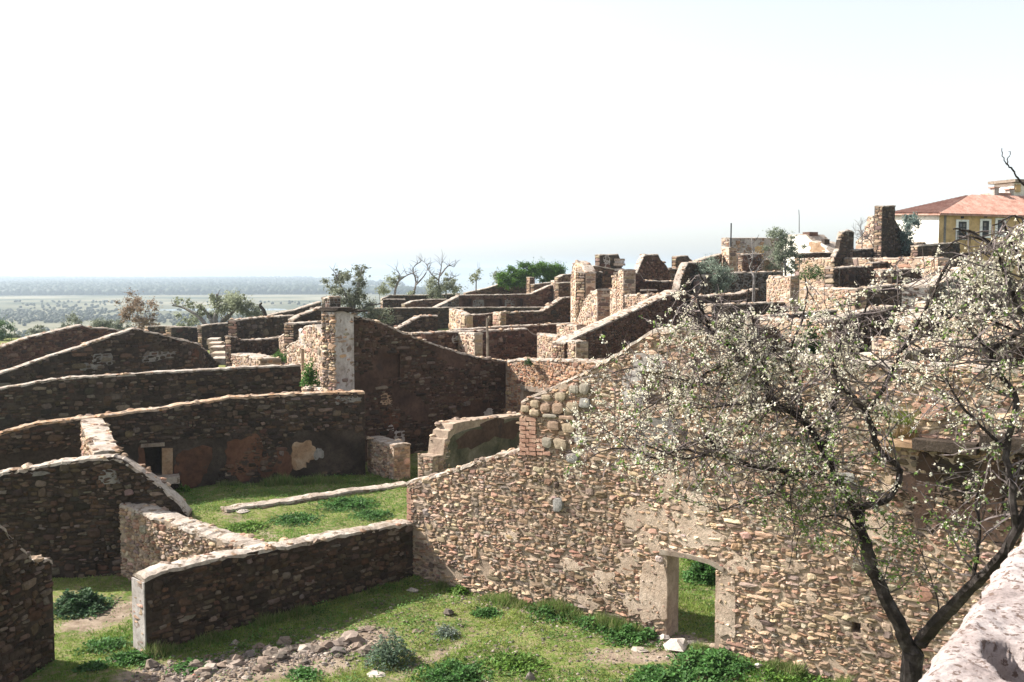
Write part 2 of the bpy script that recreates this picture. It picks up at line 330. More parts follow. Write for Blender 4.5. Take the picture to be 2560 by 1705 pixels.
def lay_stones(root, O, u, n, s0, s1, ztop, zbot, size, pal, nparts, skip=None, keep=1.0, prot=.05, r_=None, plaster=None, tint=None, lite=False):
    """lay rubble on one face of a wall. O: xy of s=0 at the face, u along, n outward"""
    r_ = r_ or rnd
    sm = np.linspace(s0, s1, 30); zt = float(np.max(ztop(sm))); zb = float(np.min([zbot(s) for s in (s0, (s0 + s1) / 2, s1)])) - .1
    if s1 - s0 < .12 or zt - zb < .15: return 0
    out = []
    split(s0, s1, zb, zt, size[0] * size[1], size[0] / size[1], out, r_)
    A = np.array(out)
    wx = .10 * np.sin(A[:, 1] * 5.1 + A[:, 0] * 1.1) + .07 * np.sin(A[:, 1] * 13 + 2 + A[:, 0]) + rng.normal(0, .012, len(A))
    wz = .09 * np.sin(A[:, 0] * 2.3 + A[:, 1]) + .05 * np.sin(A[:, 0] * 6.1 + 1 + A[:, 1] * 2) + rng.normal(0, .008, len(A))
    if s1 - s0 > 2: A[:, 0] += wx; A[:, 1] += wz
    A[:, 2] = np.maximum(A[:, 2] - .003, .02); A[:, 3] = np.maximum(A[:, 3] - .002, .016)
    zt_ = ztop(A[:, 0]); zb_ = np.array([zbot(s) for s in A[:, 0]])
    ok = (A[:, 1] + A[:, 3] * .9 < zt_ + .02) & (A[:, 1] > zb_ - .05) & (A[:, 0] - A[:, 2] * .8 > s0 - .01) & (A[:, 0] + A[:, 2] * .8 < s1 + .01)
    if skip is not None: ok &= ~skip(A[:, 0], A[:, 1], A[:, 2], A[:, 3])
    if plaster is not None: ok &= ~plaster(A[:, 0], A[:, 1])
    if keep < 1: ok &= rng.random(len(A)) < keep
    A = A[ok]; m = len(A)
    if not m: return 0
    cx, cz, hx, hz = A.T; p = np.minimum(rng.uniform(.35, 1.25, m) * prot * (0.6 + np.minimum(hx, hz) * 5), .12)
    cols = np.array(pal)[rng.integers(0, len(pal), m)] * rng.uniform(.75, 1.25, (m, 1)) * (1 + rng.normal(0, .04, (m, 3)))
    if tint is not None: cols = cols * tint(cx, cz)[:, None] if tint(cx, cz).ndim == 1 else cols * tint(cx, cz)
    cols = np.clip(cols, .01, .8)
    order = np.argsort(-(hx * hz)); take = order[:nparts]; rest = order[nparts:]
    U3 = np.array([u[0], u[1], 0]); N3 = np.array([n[0], n[1], 0]); Z3 = np.array([0, 0, 1.0])
    o0 = np.array([O[0], O[1], 0.0]); L = np.array(root.location)
    for i in take:
        ob = bpy.data.objects.new('stone', UNIT[rnd.randrange(26)])
        pos = o0 + U3 * cx[i] + Z3 * cz[i] - L
        sgn = 1 if rnd.random() < .5 else -1
        M = Matrix(((U3[0] * hx[i] * sgn, N3[0] * p[i], 0, pos[0]), (U3[1] * hx[i] * sgn, N3[1] * p[i], 0, pos[1]), (0, 0, hz[i], pos[2]), (0, 0, 0, 1)))
        COL.objects.link(ob); ob.parent = root; ob.matrix_basis = M; ob.color = (*cols[i], 1)
    if len(rest) and lite:
        nr = len(rest); n6 = 6; an = np.arange(n6) * math.pi / 3 + .3; jt = 1 + rng.uniform(-.25, .15, (nr, n6))
        x = np.sign(np.cos(an)) * np.abs(np.cos(an)) ** .6 * jt * hx[rest][:, None]; z = np.sign(np.sin(an)) * np.abs(np.sin(an)) ** .6 * jt * hz[rest][:, None]
        B = np.zeros((nr, 13, 3)); pp = p[rest][:, None] * rng.uniform(.6, 1.3, (nr, n6))
        B[:, :6, 0] = cx[rest][:, None] + x; B[:, :6, 2] = cz[rest][:, None] + z; B[:, :6, 1] = -.01
        B[:, 6:12, 0] = cx[rest][:, None] + x * .75; B[:, 6:12, 2] = cz[rest][:, None] + z * .75; B[:, 6:12, 1] = pp
        B[:, 12, 0] = cx[rest]; B[:, 12, 2] = cz[rest]; B[:, 12, 1] = p[rest] * 1.1
        W = o0 - L + B[..., 0:1] * U3 + B[..., 1:2] * N3 + B[..., 2:3] * Z3; j6 = np.arange(6); k6 = (j6 + 1) % 6; off = (np.arange(nr) * 13)[:, None, None]
        Fq = (np.stack([j6, k6, k6 + 6, j6 + 6], -1)[None] + off).reshape(-1, 4).tolist(); Ft = (np.stack([j6 + 6, k6 + 6, np.full(6, 12)], -1)[None] + off).reshape(-1, 3).tolist()
        ob = mesh_obj('small_stones', W.reshape(-1, 3), Fq + Ft, STONE_A, root, np.repeat(cols[rest], 13, axis=0)); ob['kind'] = 'stuff'
    elif len(rest):
        B = stone_batch(cx[rest], cz[rest], hx[rest], hz[rest], p[rest], len(rest))
        W = o0 - L + B[..., 0:1] * U3 + B[..., 1:2] * N3 + B[..., 2:3] * Z3
        nr = len(rest); off = (np.arange(nr) * (3 * NA + 1))[:, None, None]
        Fq = (SQ[None] + off).reshape(-1, 4).tolist(); Ft = (ST[None] + off).reshape(-1, 3).tolist()
        ob = mesh_obj('small_stones', W.reshape(-1, 3), Fq + Ft, STONE_A, root, np.repeat(cols[rest], 3 * NA + 1, axis=0))
        ob['kind'] = 'stuff'
    return m

NST = [0]
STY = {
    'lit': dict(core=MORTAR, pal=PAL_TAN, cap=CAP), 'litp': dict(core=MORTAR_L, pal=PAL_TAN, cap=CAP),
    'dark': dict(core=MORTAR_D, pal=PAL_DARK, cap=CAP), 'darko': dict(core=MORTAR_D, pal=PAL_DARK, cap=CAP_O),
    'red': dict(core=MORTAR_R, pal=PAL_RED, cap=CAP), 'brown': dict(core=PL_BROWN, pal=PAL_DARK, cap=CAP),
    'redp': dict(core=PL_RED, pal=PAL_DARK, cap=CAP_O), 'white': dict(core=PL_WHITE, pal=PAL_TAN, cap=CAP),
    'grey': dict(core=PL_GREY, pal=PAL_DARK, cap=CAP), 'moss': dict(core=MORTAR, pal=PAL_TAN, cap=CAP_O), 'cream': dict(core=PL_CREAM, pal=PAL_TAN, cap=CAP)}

def wall(label, A, E, prof, th=.6, sty='dark', name='stone_wall', cat='wall', nparts=None, zb=None, openings=(), size=None,
         keep=1.0, cap=True, plaster=None, group=None, capw=.03, prot=.05, tint=None, ends=True, zbf=None):
    A = np.array(A, float); E = np.array(E, float); D = (E - A) / np.linalg.norm(E - A)
    pts = [on_plane(px, py, A, D) for px, py in prof]
    pr = [(float((q[:2] - A) @ D), float(q[2])) for q in pts]
    if pr[0][0] > pr[-1][0]: pr = pr[::-1]
    for k in range(1, len(pr)):
        if pr[k][0] <= pr[k - 1][0] + .004: pr[k] = (pr[k - 1][0] + .005, pr[k][1])
    N = np.array([D[1], -D[0]])
    if N @ (-(A)) < 0: N = -N
    s0, s1 = pr[0][0], pr[-1][0]
    dist = float(np.linalg.norm(A + D * (s0 + s1) / 2))
    zt = zlin(pr)
    def zbot(s):
        if zb is not None: return zb
        q = A + D * s - N * th * .5; return float(G(q[0], q[1])) - .25
    st = STY[sty]; O = A
    loc = (float(A[0] + D[0] * s0), float(A[1] + D[1] * s0), zbot(s0))
    ops = []
    for op in openings:
        kind, x0, x1, yt, yb = op[:5]; dep = op[5] if len(op) > 5 else .3
        a = on_plane(x0, (yt + yb) / 2, A, D); b2 = on_plane(x1, (yt + yb) / 2, A, D)
        sa, sb = sorted(((a[:2] - A) @ D, (b2[:2] - A) @ D)); xm = (x0 + x1) / 2
        ops.append((kind, sa, sb, on_plane(xm, yb, A, D)[2], on_plane(xm, yt, A, D)[2], dep))
    brk = set([p[0] for p in pr]); step = max(.35, dist * .012)
    t = s0 + step
    while t < s1: brk.add(t); t += step
    for o_ in ops: brk |= {max(s0, o_[1]), min(s1, o_[2])}
    brk = sorted(brk); bf = Buf()
    rr = random.Random(int(abs(A[0] * 97 + A[1] * 31)) + int(prof[0][0]))
    jz = {b_: rr.uniform(-.02, .012) for b_ in brk}
    def P3(s, d, z): q = O + D * s - N * d; return (q[0], q[1], z)
    def prism(a, b2, z0a, z0b, z1a, z1b, d0, d1):
        if min(z1a - z0a, z1b - z0b) < .005: return
        bf.add([P3(a, d0, z0a), P3(b2, d0, z0b), P3(b2, d1, z0b), P3(a, d1, z0a), P3(a, d0, z1a), P3(b2, d0, z1b), P3(b2, d1, z1b), P3(a, d1, z1a)], BOXF)
    for a, b2 in zip(brk[:-1], brk[1:]):
        if b2 - a < .002: continue
        m_ = (a + b2) / 2; za, zc = zt(a) + jz[a], zt(b2) + jz[b2]; g0, g1 = zbot(a), zbot(b2)
        hit = [o_ for o_ in ops if o_[1] < m_ < o_[2]]
        if not hit: prism(a, b2, g0, g1, za, zc, 0, th); continue
        cur0, cur1 = g0, g1
        for kind, sa, sb, ob_, ot, dep in sorted(hit, key=lambda o_: o_[3]):
            prism(a, b2, cur0, cur1, max(ob_, cur0 + .01), max(ob_, cur1 + .01), 0, th)
            if kind == 'niche': prism(a, b2, max(ob_, cur0), max(ob_, cur1), ot, ot, dep, th)
            cur0 = cur1 = ot
        prism(a, b2, cur0, cur1, max(za, cur0 + .01), max(zc, cur1 + .01), 0, th)
    root = bf.build(name, st['core'], loc=loc)
    tag(root, label, cat, group, 'thing')
    WALLS.append((root, A, D, N, th, zt, s0, s1, dist, sty, cap))
    # cap
    if cap:
        cb = Buf(); stp = max(.13, dist * .0045)
        n_ = max(2, int((s1 - s0) / stp)); sv = np.unique(np.concatenate([np.linspace(s0 - .01, s1 + .01, n_), [p[0] for p in pr]]))
        rows = []; slope = np.abs(np.gradient(zt(sv), sv)) if len(sv) > 2 else np.zeros(len(sv))
        tk = .03 + .0003 * dist
        for s in sv:
            w0 = -capw - rr.uniform(-.03, .025) - .04 * mnoise.noise(Vector((s * 2.3, dist, 7))); w1 = th + capw + rr.uniform(-.03, .03) + .05 * mnoise.noise(Vector((s * 2, dist, 9))); z = zt(s) + rr.uniform(-.014, .02) + .035 * mnoise.noise(Vector((s * 1.1, dist, 0))) + .02 * mnoise.noise(Vector((s * 4, dist, 3)))
            rows.append([P3(s, w0, z - tk - rr.uniform(0, .05)), P3(s, w0 + .02, z + .01), P3(s, th * .3, z + .035 + rr.uniform(-.01, .02)), P3(s, th * .7, z + .035 + rr.uniform(-.01, .02)), P3(s, w1 - .02, z + .01), P3(s, w1, z - tk)])
        fc = []
        for k in range(len(sv) - 1):
            if abs(zt(sv[k + 1]) - zt(sv[k])) > 2.2 * (sv[k + 1] - sv[k]) + .02: continue
            for j in range(5): fc.append((k * 6 + j, (k + 1) * 6 + j, (k + 1) * 6 + j + 1, k * 6 + j + 1))
            fc.append((k * 6 + 5, (k + 1) * 6 + 5, (k + 1) * 6, k * 6))
        fc.append(tuple(range(6))); fc.append(tuple((len(sv) - 1) * 6 + j for j in range(5, -1, -1)))
        cb.add(np.array(rows).reshape(-1, 3), fc); cb.build('wall_cap', st['cap'], root)
    # stones
    if size is None:
        size = (.26, .12) if dist < 32 else (.32, .15) if dist < 50 else (.42, .2) if dist < 80 else (.6, .28)
    if nparts is None:
        nparts = 240 if dist < 42 else 90 if dist < 58 else 30 if dist < 80 else 10
    def skip(x, z, hx, hz):
        m_ = np.zeros(len(x), bool)
        for _, sa, sb, ob_, ot, _d in ops: m_ |= (x + hx * .8 > sa) & (x - hx * .8 < sb) & (z + hz * .8 > ob_) & (z - hz * .8 < ot)
        return m_
    NST[0] += lay_stones(root, O, D, N, s0, s1, lambda s: zt(s) - .04, zbot, size, st['pal'], nparts, skip, keep, prot, None, plaster, tint, dist > 40)
    if ends and keep > .15:
        for se, un, nn_ in ((s0, -N, -D), (s1, -N, D)):
            Oe = O + D * se
            NST[0] += lay_stones(root, Oe, un, nn_, .01, th - .01, lambda s, se=se: 0 * np.asarray(s) + zt(se) - .05, lambda s, se=se: zbot(se), size, PAL_TAN if se == s0 and sty in ('dark', 'darko', 'red') else st['pal'], min(nparts, 40) if nparts else 0, None, max(keep, .7), prot * .8, lite=dist > 40)  # left ends of dark walls coloured tan to look sunlit
    root['_'] = 0; del root['_']
    return root, dict(A=A, D=D, N=N, th=th, zt=zt, s0=s0, s1=s1, ops=ops)

def noise_mask(sc, thr, seed=0, zmax=None, zmin=None):
    def f(x, z):
        v = np.array([mnoise.noise(Vector((a * sc + seed * 13, b * sc, seed * 7))) for a, b in zip(x, z)])
        m_ = v > thr
        if zmax is not None: m_ &= z < zmax
        if zmin is not None: m_ &= z > zmin
        return m_
    return f

def patch(root, W, px0, px1, py0, py1, mat, name='plaster_or_shade_patch', off=.02, label=None, n=26, rough=.25):
    """irregular plaster or painted-shade patch standing proud of a wall face"""
    A, D, N = W['A'], W['D'], W['N']
    cpx, cpy = (px0 + px1) / 2, (py0 + py1) / 2
    cen = on_plane(cpx, cpy, A, D); hx = abs(on_plane(px1, cpy, A, D)[:2] @ D - on_plane(px0, cpy, A, D)[:2] @ D) / 2
    hz = abs(on_plane(cpx, py0, A, D)[2] - on_plane(cpx, py1, A, D)[2]) / 2
    ring = []; ph = rnd.uniform(0, 6.28)
    for k in range(n):
        a = k * 2 * math.pi / n; e = .55 if rough < .2 else .8
        r_ = 1 + rnd.uniform(-rough, rough) * .55 + rough * (.55 * math.sin(2 * a + ph) + .45 * math.sin(3 * a + ph * 2.3) + .3 * math.sin(5 * a + ph * 4))
        ring.append((math.copysign(abs(math.cos(a)) ** e, math.cos(a)) * hx * r_, math.copysign(abs(math.sin(a)) ** e, math.sin(a)) * hz * r_))
    V = []
    for d, sc in ((-.005, 1.0), (off, .97), (off * 1.15, .5)):
        for x, z in ring: q = cen[:2] + D * x * sc + N * d; V.append((q[0], q[1], cen[2] + z * sc))
    q = cen[:2] + N * off * 1.15; V.append((q[0], q[1], cen[2]))
    Fc = [(k, (k + 1) % n, (k + 1) % n + n, k + n) for k in range(n)] + [(k + n, (k + 1) % n + n, (k + 1) % n + 2 * n, k + 2 * n) for k in range(n)] + [(k + 2 * n, (k + 1) % n + 2 * n, 3 * n) for k in range(n)]
    b = Buf(); b.add(V, Fc); o = b.build(name, mat, root)
    if label: o['label'] = label
    return o
def face_box(root, W, px0, px1, py0, py1, d0, d1, mat, name, label=None, jit=0.0):
    """a block on a wall face between photo pixels, from depth d0 (outwards +) to d1"""
    A, D, N = W['A'], W['D'], W['N']; xm, ym = (px0 + px1) / 2, (py0 + py1) / 2
    sa = (on_plane(px0, ym, A, D)[:2] - A) @ D; sb = (on_plane(px1, ym, A, D)[:2] - A) @ D
    if sa > sb: sa, sb = sb, sa
    z1 = on_plane(xm, py0, A, D)[2]; z0 = on_plane(xm, py1, A, D)[2]; V = []
    for z in (z0, z1):
        for s, d in ((sa, d0), (sb, d0), (sb, d1), (sa, d1)):
            q = A + D * s + N * d; V.append((q[0] + rnd.uniform(-jit, jit), q[1] + rnd.uniform(-jit, jit), z + rnd.uniform(-jit, jit)))
    b = Buf(); b.add(V, BOXF); o = b.build(name, mat, root)
    if label: o['label'] = label
    return o
# ------------------------------------------------------------------ near walls
def W(label, a, e, prof, *r, **k):
    A = c(*a) if len(a) == 2 else (g(a[1], a[2]) if a[0] == 'g' else at_z(a[1], a[2], a[3])[:2])
    E = c(*e) if len(e) == 2 else (g(e[1], e[2]) if e[0] == 'g' else at_z(e[1], e[2], e[3])[:2])
    return wall(label, A, E, prof, *r, **k)

ztint = lambda x, z: 1.0 + .0 * x
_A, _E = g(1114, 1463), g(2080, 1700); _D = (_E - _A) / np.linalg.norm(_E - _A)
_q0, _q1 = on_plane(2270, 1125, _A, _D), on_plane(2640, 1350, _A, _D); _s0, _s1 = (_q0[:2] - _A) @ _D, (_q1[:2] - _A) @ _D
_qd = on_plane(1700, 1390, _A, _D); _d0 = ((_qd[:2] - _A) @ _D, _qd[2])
def shade_lime_tint(x, z):
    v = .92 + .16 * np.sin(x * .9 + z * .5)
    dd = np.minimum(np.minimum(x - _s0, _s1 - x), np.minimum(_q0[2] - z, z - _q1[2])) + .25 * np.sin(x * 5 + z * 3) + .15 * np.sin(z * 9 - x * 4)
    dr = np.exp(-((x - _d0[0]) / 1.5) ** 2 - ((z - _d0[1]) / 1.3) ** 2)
    return np.where(dd > 0, .28, v * (1 + .45 * dr))  # recess shade painted into stone colour; lime-smeared stones by doorway brighter
# big sunlit wall
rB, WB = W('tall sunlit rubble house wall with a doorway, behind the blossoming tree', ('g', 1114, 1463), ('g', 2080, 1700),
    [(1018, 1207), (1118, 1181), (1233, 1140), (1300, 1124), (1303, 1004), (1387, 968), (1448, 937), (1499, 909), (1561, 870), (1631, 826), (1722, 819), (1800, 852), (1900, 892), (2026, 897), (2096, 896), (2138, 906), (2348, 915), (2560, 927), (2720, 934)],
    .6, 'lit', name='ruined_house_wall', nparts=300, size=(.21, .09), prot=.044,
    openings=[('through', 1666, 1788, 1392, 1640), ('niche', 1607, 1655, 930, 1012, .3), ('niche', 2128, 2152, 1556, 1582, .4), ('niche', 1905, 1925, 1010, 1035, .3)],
    plaster=lambda x, z: noise_mask(1.1, .60, 3)(x, z) , tint=shade_lime_tint)
patch(rB, WB, 1556, 1610, 926, 1020, PL_WHITE, label='upright pale plaster strip beside the small niche', rough=.06)
patch(rB, WB, 1570, 1715, 1046, 1112, PL_GREY, label='broad grey plaster patch behind the twigs')
patch(rB, WB, 1583, 1660, 880, 930, PL_WHITE, rough=.12, off=.03)
for x0, x1, y0, y1 in ((1560, 1680, 1255, 1330), (1640, 1700, 1180, 1250), (1600, 1650, 1330, 1380), (1820, 1880, 1380, 1440), (1540, 1600, 1380, 1430), (1700, 1790, 1230, 1290), (1480, 1540, 1430, 1470), (1400, 1470, 1400, 1425), (1560, 1600, 1480, 1540), (1250, 1300, 1330, 1350), (1870, 1910, 1520, 1570), (1950, 2010, 1400, 1430), (2010, 2050, 1480, 1510)):
    patch(rB, WB, x0, x1, y0, y1, MORTAR_L, off=.028, rough=.4)
patch(rB, WB, 1600, 1668, 1400, 1560, MORTAR_L, off=.035, rough=.15)
patch(rB, WB, 1680, 1800, 1290, 1370, MORTAR_L, off=.03); patch(rB, WB, 1792, 1840, 1430, 1600, MORTAR_L, off=.035, rough=.15)
patch(rB, WB, 1430, 1500, 1470, 1520, MORTAR_L, off=.025); patch(rB, WB, 2120, 2230, 1280, 1360, MORTAR_L, off=.03)
# lintel: bowed timber
A, D, N = WB['A'], WB['D'], WB['N']
b = Buf(); cen = []
for k, (px, py) in enumerate(((1652, 1378), (1690, 1384), (1730, 1391), (1775, 1404), (1812, 1424))):
    q = on_plane(px, py, A, D); cen.append(q)
for d0, d1 in ((.07, -.16), (-.2, -.42)):
    V = []
    for q in cen:
        for dd, zz in ((d0, .05), (d0, -.05), (d1, -.05), (d1, .05)): p2 = q[:2] + N * dd; V.append((p2[0], p2[1], q[2] + zz + rnd.uniform(-.008, .008)))
    b.add(V, [(4 * k + j, 4 * k + 4 + j, 4 * k + 4 + (j + 1) % 4, 4 * k + (j + 1) % 4) for k in range(4) for j in range(4)] + [(0, 1, 2, 3), (19, 18, 17, 16)])
    b.build('lintel', WOOD, rB); b = Buf()
patch(rB, WB, 2345, 2450, 1140, 1275, RECESS_SHADE, off=.02, rough=.3); patch(rB, WB, 2490, 2640, 1130, 1300, RECESS_SHADE, off=.02, rough=.3)  # dark patches paint the recess shade below the ledge slabs
# ledge slab, timber beam, orange block
face_box(rB, WB, 2195, 2300, 1096, 1112, .28, -.1, PL_ORANGE, 'ledge_slab', 'worn ochre ledge slab above the painted recess shade', .012)
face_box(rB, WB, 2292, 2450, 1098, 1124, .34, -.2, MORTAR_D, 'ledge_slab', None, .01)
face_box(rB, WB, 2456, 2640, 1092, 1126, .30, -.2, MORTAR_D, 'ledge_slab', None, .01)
patch(rB, WB, 2303, 2368, 1008, 1052, BRICK, 'stone_block', .12, 'large orange block above the ledge', 9, .1)
patch(rB, WB, 2290, 2330, 1465, 1505, BRICK, 'stone_block', .05, None, 9, .2); patch(rB, WB, 1750, 1790, 1000, 1020, PL_ORANGE, 'stone_block', .05, None, 9, .2)
# brick quoin courses and large squared stones at the step in the wall
for k in range(9):
    y0 = 1044 + k * 10.6
    xx = 1302.5 + (0 if k % 2 else -1)
    for w in (((24, 17, 22) if k > 3 else (24, 17)) if k % 2 else ((17, 26, 16, 20) if k > 4 else (17, 26))):
        face_box(rB, WB, xx, xx + w - 2, y0, y0 + 8.2, .045 + rnd.uniform(0, .02), -.12, BRICK, 'brick', None, .004); xx += w
for k in range(7):
    y0 = 1222 + k * 13
    face_box(rB, WB, 1019, 1019 + (11 if k % 2 else 16), y0, y0 + 10, .04, -.12, BRICK, 'brick', None, .006)
BIG = [(1306, 1012, 1326, 1030), (1330, 1000, 1352, 1018), (1358, 986, 1380, 1000), (1328, 1022, 1352, 1040), (1356, 1008, 1380, 1030), (1384, 1006, 1412, 1034), (1418, 1004, 1450, 1032),
       (1390, 980, 1418, 1000), (1426, 962, 1450, 984), (1452, 958, 1478, 984), (1372, 1052, 1402, 1074), (1408, 1056, 1440, 1080), (1360, 1034, 1396, 1044), (1402, 1038, 1440, 1050), (1360, 1092, 1384, 1118),
       (1388, 1096, 1420, 1122), (1440, 1090, 1470, 1110), (1452, 994, 1478, 1020), (1420, 1132, 1448, 1156), (1386, 1244, 1410, 1278), (1700, 1192, 1750, 1216), (2090, 1180, 2140, 1206)]
for x0, y0, x1, y1 in BIG:
    o = patch(rB, WB, x0, x1, y0, y1, STONE_O, 'stone', .075 + rnd.uniform(0, .03), None, 9, .1)
    cc = PAL_BIG[rnd.randrange(5)]; o.color = (*cc, 1)
    o.data.color_attributes.remove(o.data.color_attributes[0])
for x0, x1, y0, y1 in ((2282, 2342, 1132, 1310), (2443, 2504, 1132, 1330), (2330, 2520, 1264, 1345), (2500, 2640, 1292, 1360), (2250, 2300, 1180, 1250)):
    patch(rB, WB, x0, x1, y0, y1, PL_BROWN, off=.03, rough=.22)  # brown patches spread the painted recess shade around the darker ones
# dry tuft on ledge
def tuft(root, W_, px, py, n, h, col):
    q = on_plane(px, py, W_['A'], W_['D']); b = Buf()
    for k in range(n):
        a = rnd.uniform(0, 6.28); r0 = rnd.uniform(0, .22); bx = q[0] + W_['D'][0] * r0 * math.cos(a) + W_['N'][0] * .1; by = q[1] + W_['D'][1] * r0 * math.cos(a) + W_['N'][1] * .1
        l = h * rnd.uniform(.5, 1); dx, dy = rnd.gauss(0, .35) * l, rnd.gauss(0, .35) * l
        b.add([(bx - .006, by, q[2]), (bx + .006, by, q[2]), (bx + dx, by + dy, q[2] + l)], [(0, 1, 2)], np.array(col) * rnd.uniform(.7, 1.3))
    return b.build('dry_grass', LEAF, root)
tuft(rB, WB, 2270, 1093, 150, .4, (.24, .17, .08)); tuft(rB, WB, 2240, 1093, 80, .25, (.26, .19, .11)); tuft(rB, WB, 2262, 1060, 90, .5, (.2, .26, .06))

# low shaded wall left of it
jB = on_plane(1034, 1443, WB['A'], WB['D'])
aA = g(357, 1637); dA = (jB[:2] - aA)
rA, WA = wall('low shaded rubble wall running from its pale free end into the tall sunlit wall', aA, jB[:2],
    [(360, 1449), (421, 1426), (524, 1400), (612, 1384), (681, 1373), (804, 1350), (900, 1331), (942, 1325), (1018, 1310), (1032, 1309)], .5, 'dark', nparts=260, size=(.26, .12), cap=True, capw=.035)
ea = WA['A'] + WA['D'] * WA['s0']; b = Buf(); zz_ = float(WA['zt'](WA['s0'])); d_ = WA['D']; n_ = WA['N']
ev = [ea - d_ * .03 + n_ * .03, ea - d_ * .04 - n_ * .53, ea - d_ * .0 - n_ * .53, ea + n_ * .03]
b.add([(p[0], p[1], z) for z in (-.1, zz_ - .06) for p in ev], BOXF); b.build('end_render', PL_WHITE, rA)['label'] = 'pale lime rendered free end'
r7, W7 = W('short dividing wall with a very broad pale top, its left face catching sun', ('z', 302, 1262, 1.98), ('z', 603, 1364, 1.62),
    [(296, 1258), (302, 1262), (380, 1292), (450, 1317), (520, 1340), (603, 1364), (625, 1371)], .62, 'lit', nparts=240, size=(.2, .1))
A7, D7 = W7['A'], W7['D']
bW6 = g(250, 1440); pj = on_plane(302, 1420, A7, D7)[:2]
r6, W6 = wall('dark court wall whose top slopes down behind the broad topped dividing wall', bW6, pj,
    [(-260, 1222), (0, 1183), (153, 1157), (283, 1143), (306, 1150), (360, 1186), (394, 1210), (452, 1264), (470, 1285)], .55, 'dark', nparts=240)
patch(r6, W6, 245, 300, 1175, 1210, PL_GREY, off=.02); patch(r6, W6, 75, 120, 1178, 1190, PL_GREY, off=.02)
r8, W8 = W('black shaded wall stub with a stepped end in the bottom left corner', (-220, 17.5), ('g', 134, 1656),
    [(-220, 1190), (-60, 1275), (0, 1312), (23, 1338), (77, 1388), (80, 1399), (129, 1398)], .6, 'dark', nparts=160)
# W4 family
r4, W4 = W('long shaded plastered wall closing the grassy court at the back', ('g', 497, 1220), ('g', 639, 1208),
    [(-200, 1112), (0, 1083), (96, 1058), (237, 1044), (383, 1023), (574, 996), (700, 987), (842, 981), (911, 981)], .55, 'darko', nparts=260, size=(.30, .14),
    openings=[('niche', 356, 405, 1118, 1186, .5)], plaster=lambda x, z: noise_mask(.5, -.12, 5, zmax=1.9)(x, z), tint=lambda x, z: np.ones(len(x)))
for (x0, x1, y0, y1, m_, l_) in ((560, 660, 1090, 1190, PL_RED, None), (430, 530, 1120, 1210, PL_RED, None), (650, 730, 1120, 1195, PL_RED, None), (726, 782, 1098, 1174, PL_ORANGE, 'bright ochre plaster remnant'), (784, 808, 1120, 1150, PL_GREY, None), (345, 362, 1110, 1190, PL_RED, None), (828, 900, 990, 1010, PL_GREY, None)):
    patch(r4, W4, x0, x1, y0, y1, m_, label=l_)
face_box(r4, W4, 405, 432, 1120, 1186, .05, -.1, PL_ORANGE, 'door_jamb', None, .02)
face_box(r4, W4, 352, 412, 1108, 1117, .04, -.3, WOOD, 'lintel', None, .01)
st_ = face_box(r4, W4, 350, 446, 1186, 1200, .75, .0, CAP, 'threshold_slab', None, .04)
q6 = on_plane(238, 1136, W6['A'], W6['D'])[:2] - W6['N'] * .56
r5, W5 = wall('steep wall top slanting towards the viewer between two dark court walls', at_z(203, 1050, 3.05)[:2], q6, [(203, 1050), (214, 1078), (225, 1106), (236, 1134)], .72, 'lit', nparts=80)
zc = at_z(983, 1205, 0)
r9, W9 = wall('short stone pier standing against the end of the plastered court wall', np.array(c(918, 41.0)), zc[:2], [(918, 1094), (949, 1104), (984, 1116)], .72, 'lit', nparts=120, size=(.26, .13))
r10, W10 = W('broken end wall with a stepped left edge and mossy dark plaster', (1083, 36.8), (1300, 41.5), [(1083, 1142), (1094, 1138), (1108, 1137), (1110, 1119), (1112, 1099), (1119, 1095), (1121, 1079), (1130, 1073), (1133, 1061), (1150, 1055), (1225, 1046), (1320, 1036), (1420, 1030)], .75, 'moss', name='broken_wall', keep=1, nparts=80, size=(.3, .13), cap=False, plaster=lambda x, z: x > .95)
patch(r10, W10, 1125, 1330, 1052, 1215, PL_MOSS, off=.03, rough=.08); patch(r10, W10, 1160, 1300, 1052, 1110, PL_BROWN, off=.036, rough=.38)
# gable
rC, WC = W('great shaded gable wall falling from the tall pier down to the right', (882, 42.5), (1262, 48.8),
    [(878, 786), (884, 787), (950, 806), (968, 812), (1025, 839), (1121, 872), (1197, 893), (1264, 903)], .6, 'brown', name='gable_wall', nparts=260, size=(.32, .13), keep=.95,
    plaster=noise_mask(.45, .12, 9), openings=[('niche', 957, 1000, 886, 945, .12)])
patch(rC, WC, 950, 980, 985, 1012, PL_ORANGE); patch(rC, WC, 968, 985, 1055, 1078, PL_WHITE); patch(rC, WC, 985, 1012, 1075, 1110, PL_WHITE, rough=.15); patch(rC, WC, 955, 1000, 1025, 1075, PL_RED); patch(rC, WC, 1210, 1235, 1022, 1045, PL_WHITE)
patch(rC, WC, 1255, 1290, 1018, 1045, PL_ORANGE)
e_c = on_plane(1264, 1100, WC['A'], WC['D'])[:2]
rC2, WC2 = wall('reddish sunlit wall meeting the foot of the great gable', e_c, np.array(c(1512, 43.8)), [(1264, 903), (1290, 898), (1400, 900), (1508, 904), (1640, 908)], .6, 'lit', nparts=240, size=(.26, .15),
    openings=[('niche', 1308, 1370, 981, 1080, .4)], tint=lambda x, z: np.stack([1.08 + 0 * x, .9 + 0 * x, .8 + 0 * x], -1))
face_box(rC2, WC2, 1304, 1400, 969, 981, .05, -.3, WOOD, 'lintel', None, .01)
rP, WP = W('tall square pier with a whitewashed front at the high end of the gable', (838, 41.4), (884, 42.3), [(838, 780), (850, 776), (884, 785)], .8, 'white', name='stone_pier', cat='pier', nparts=60, keep=.10, cap=False, prot=.04)
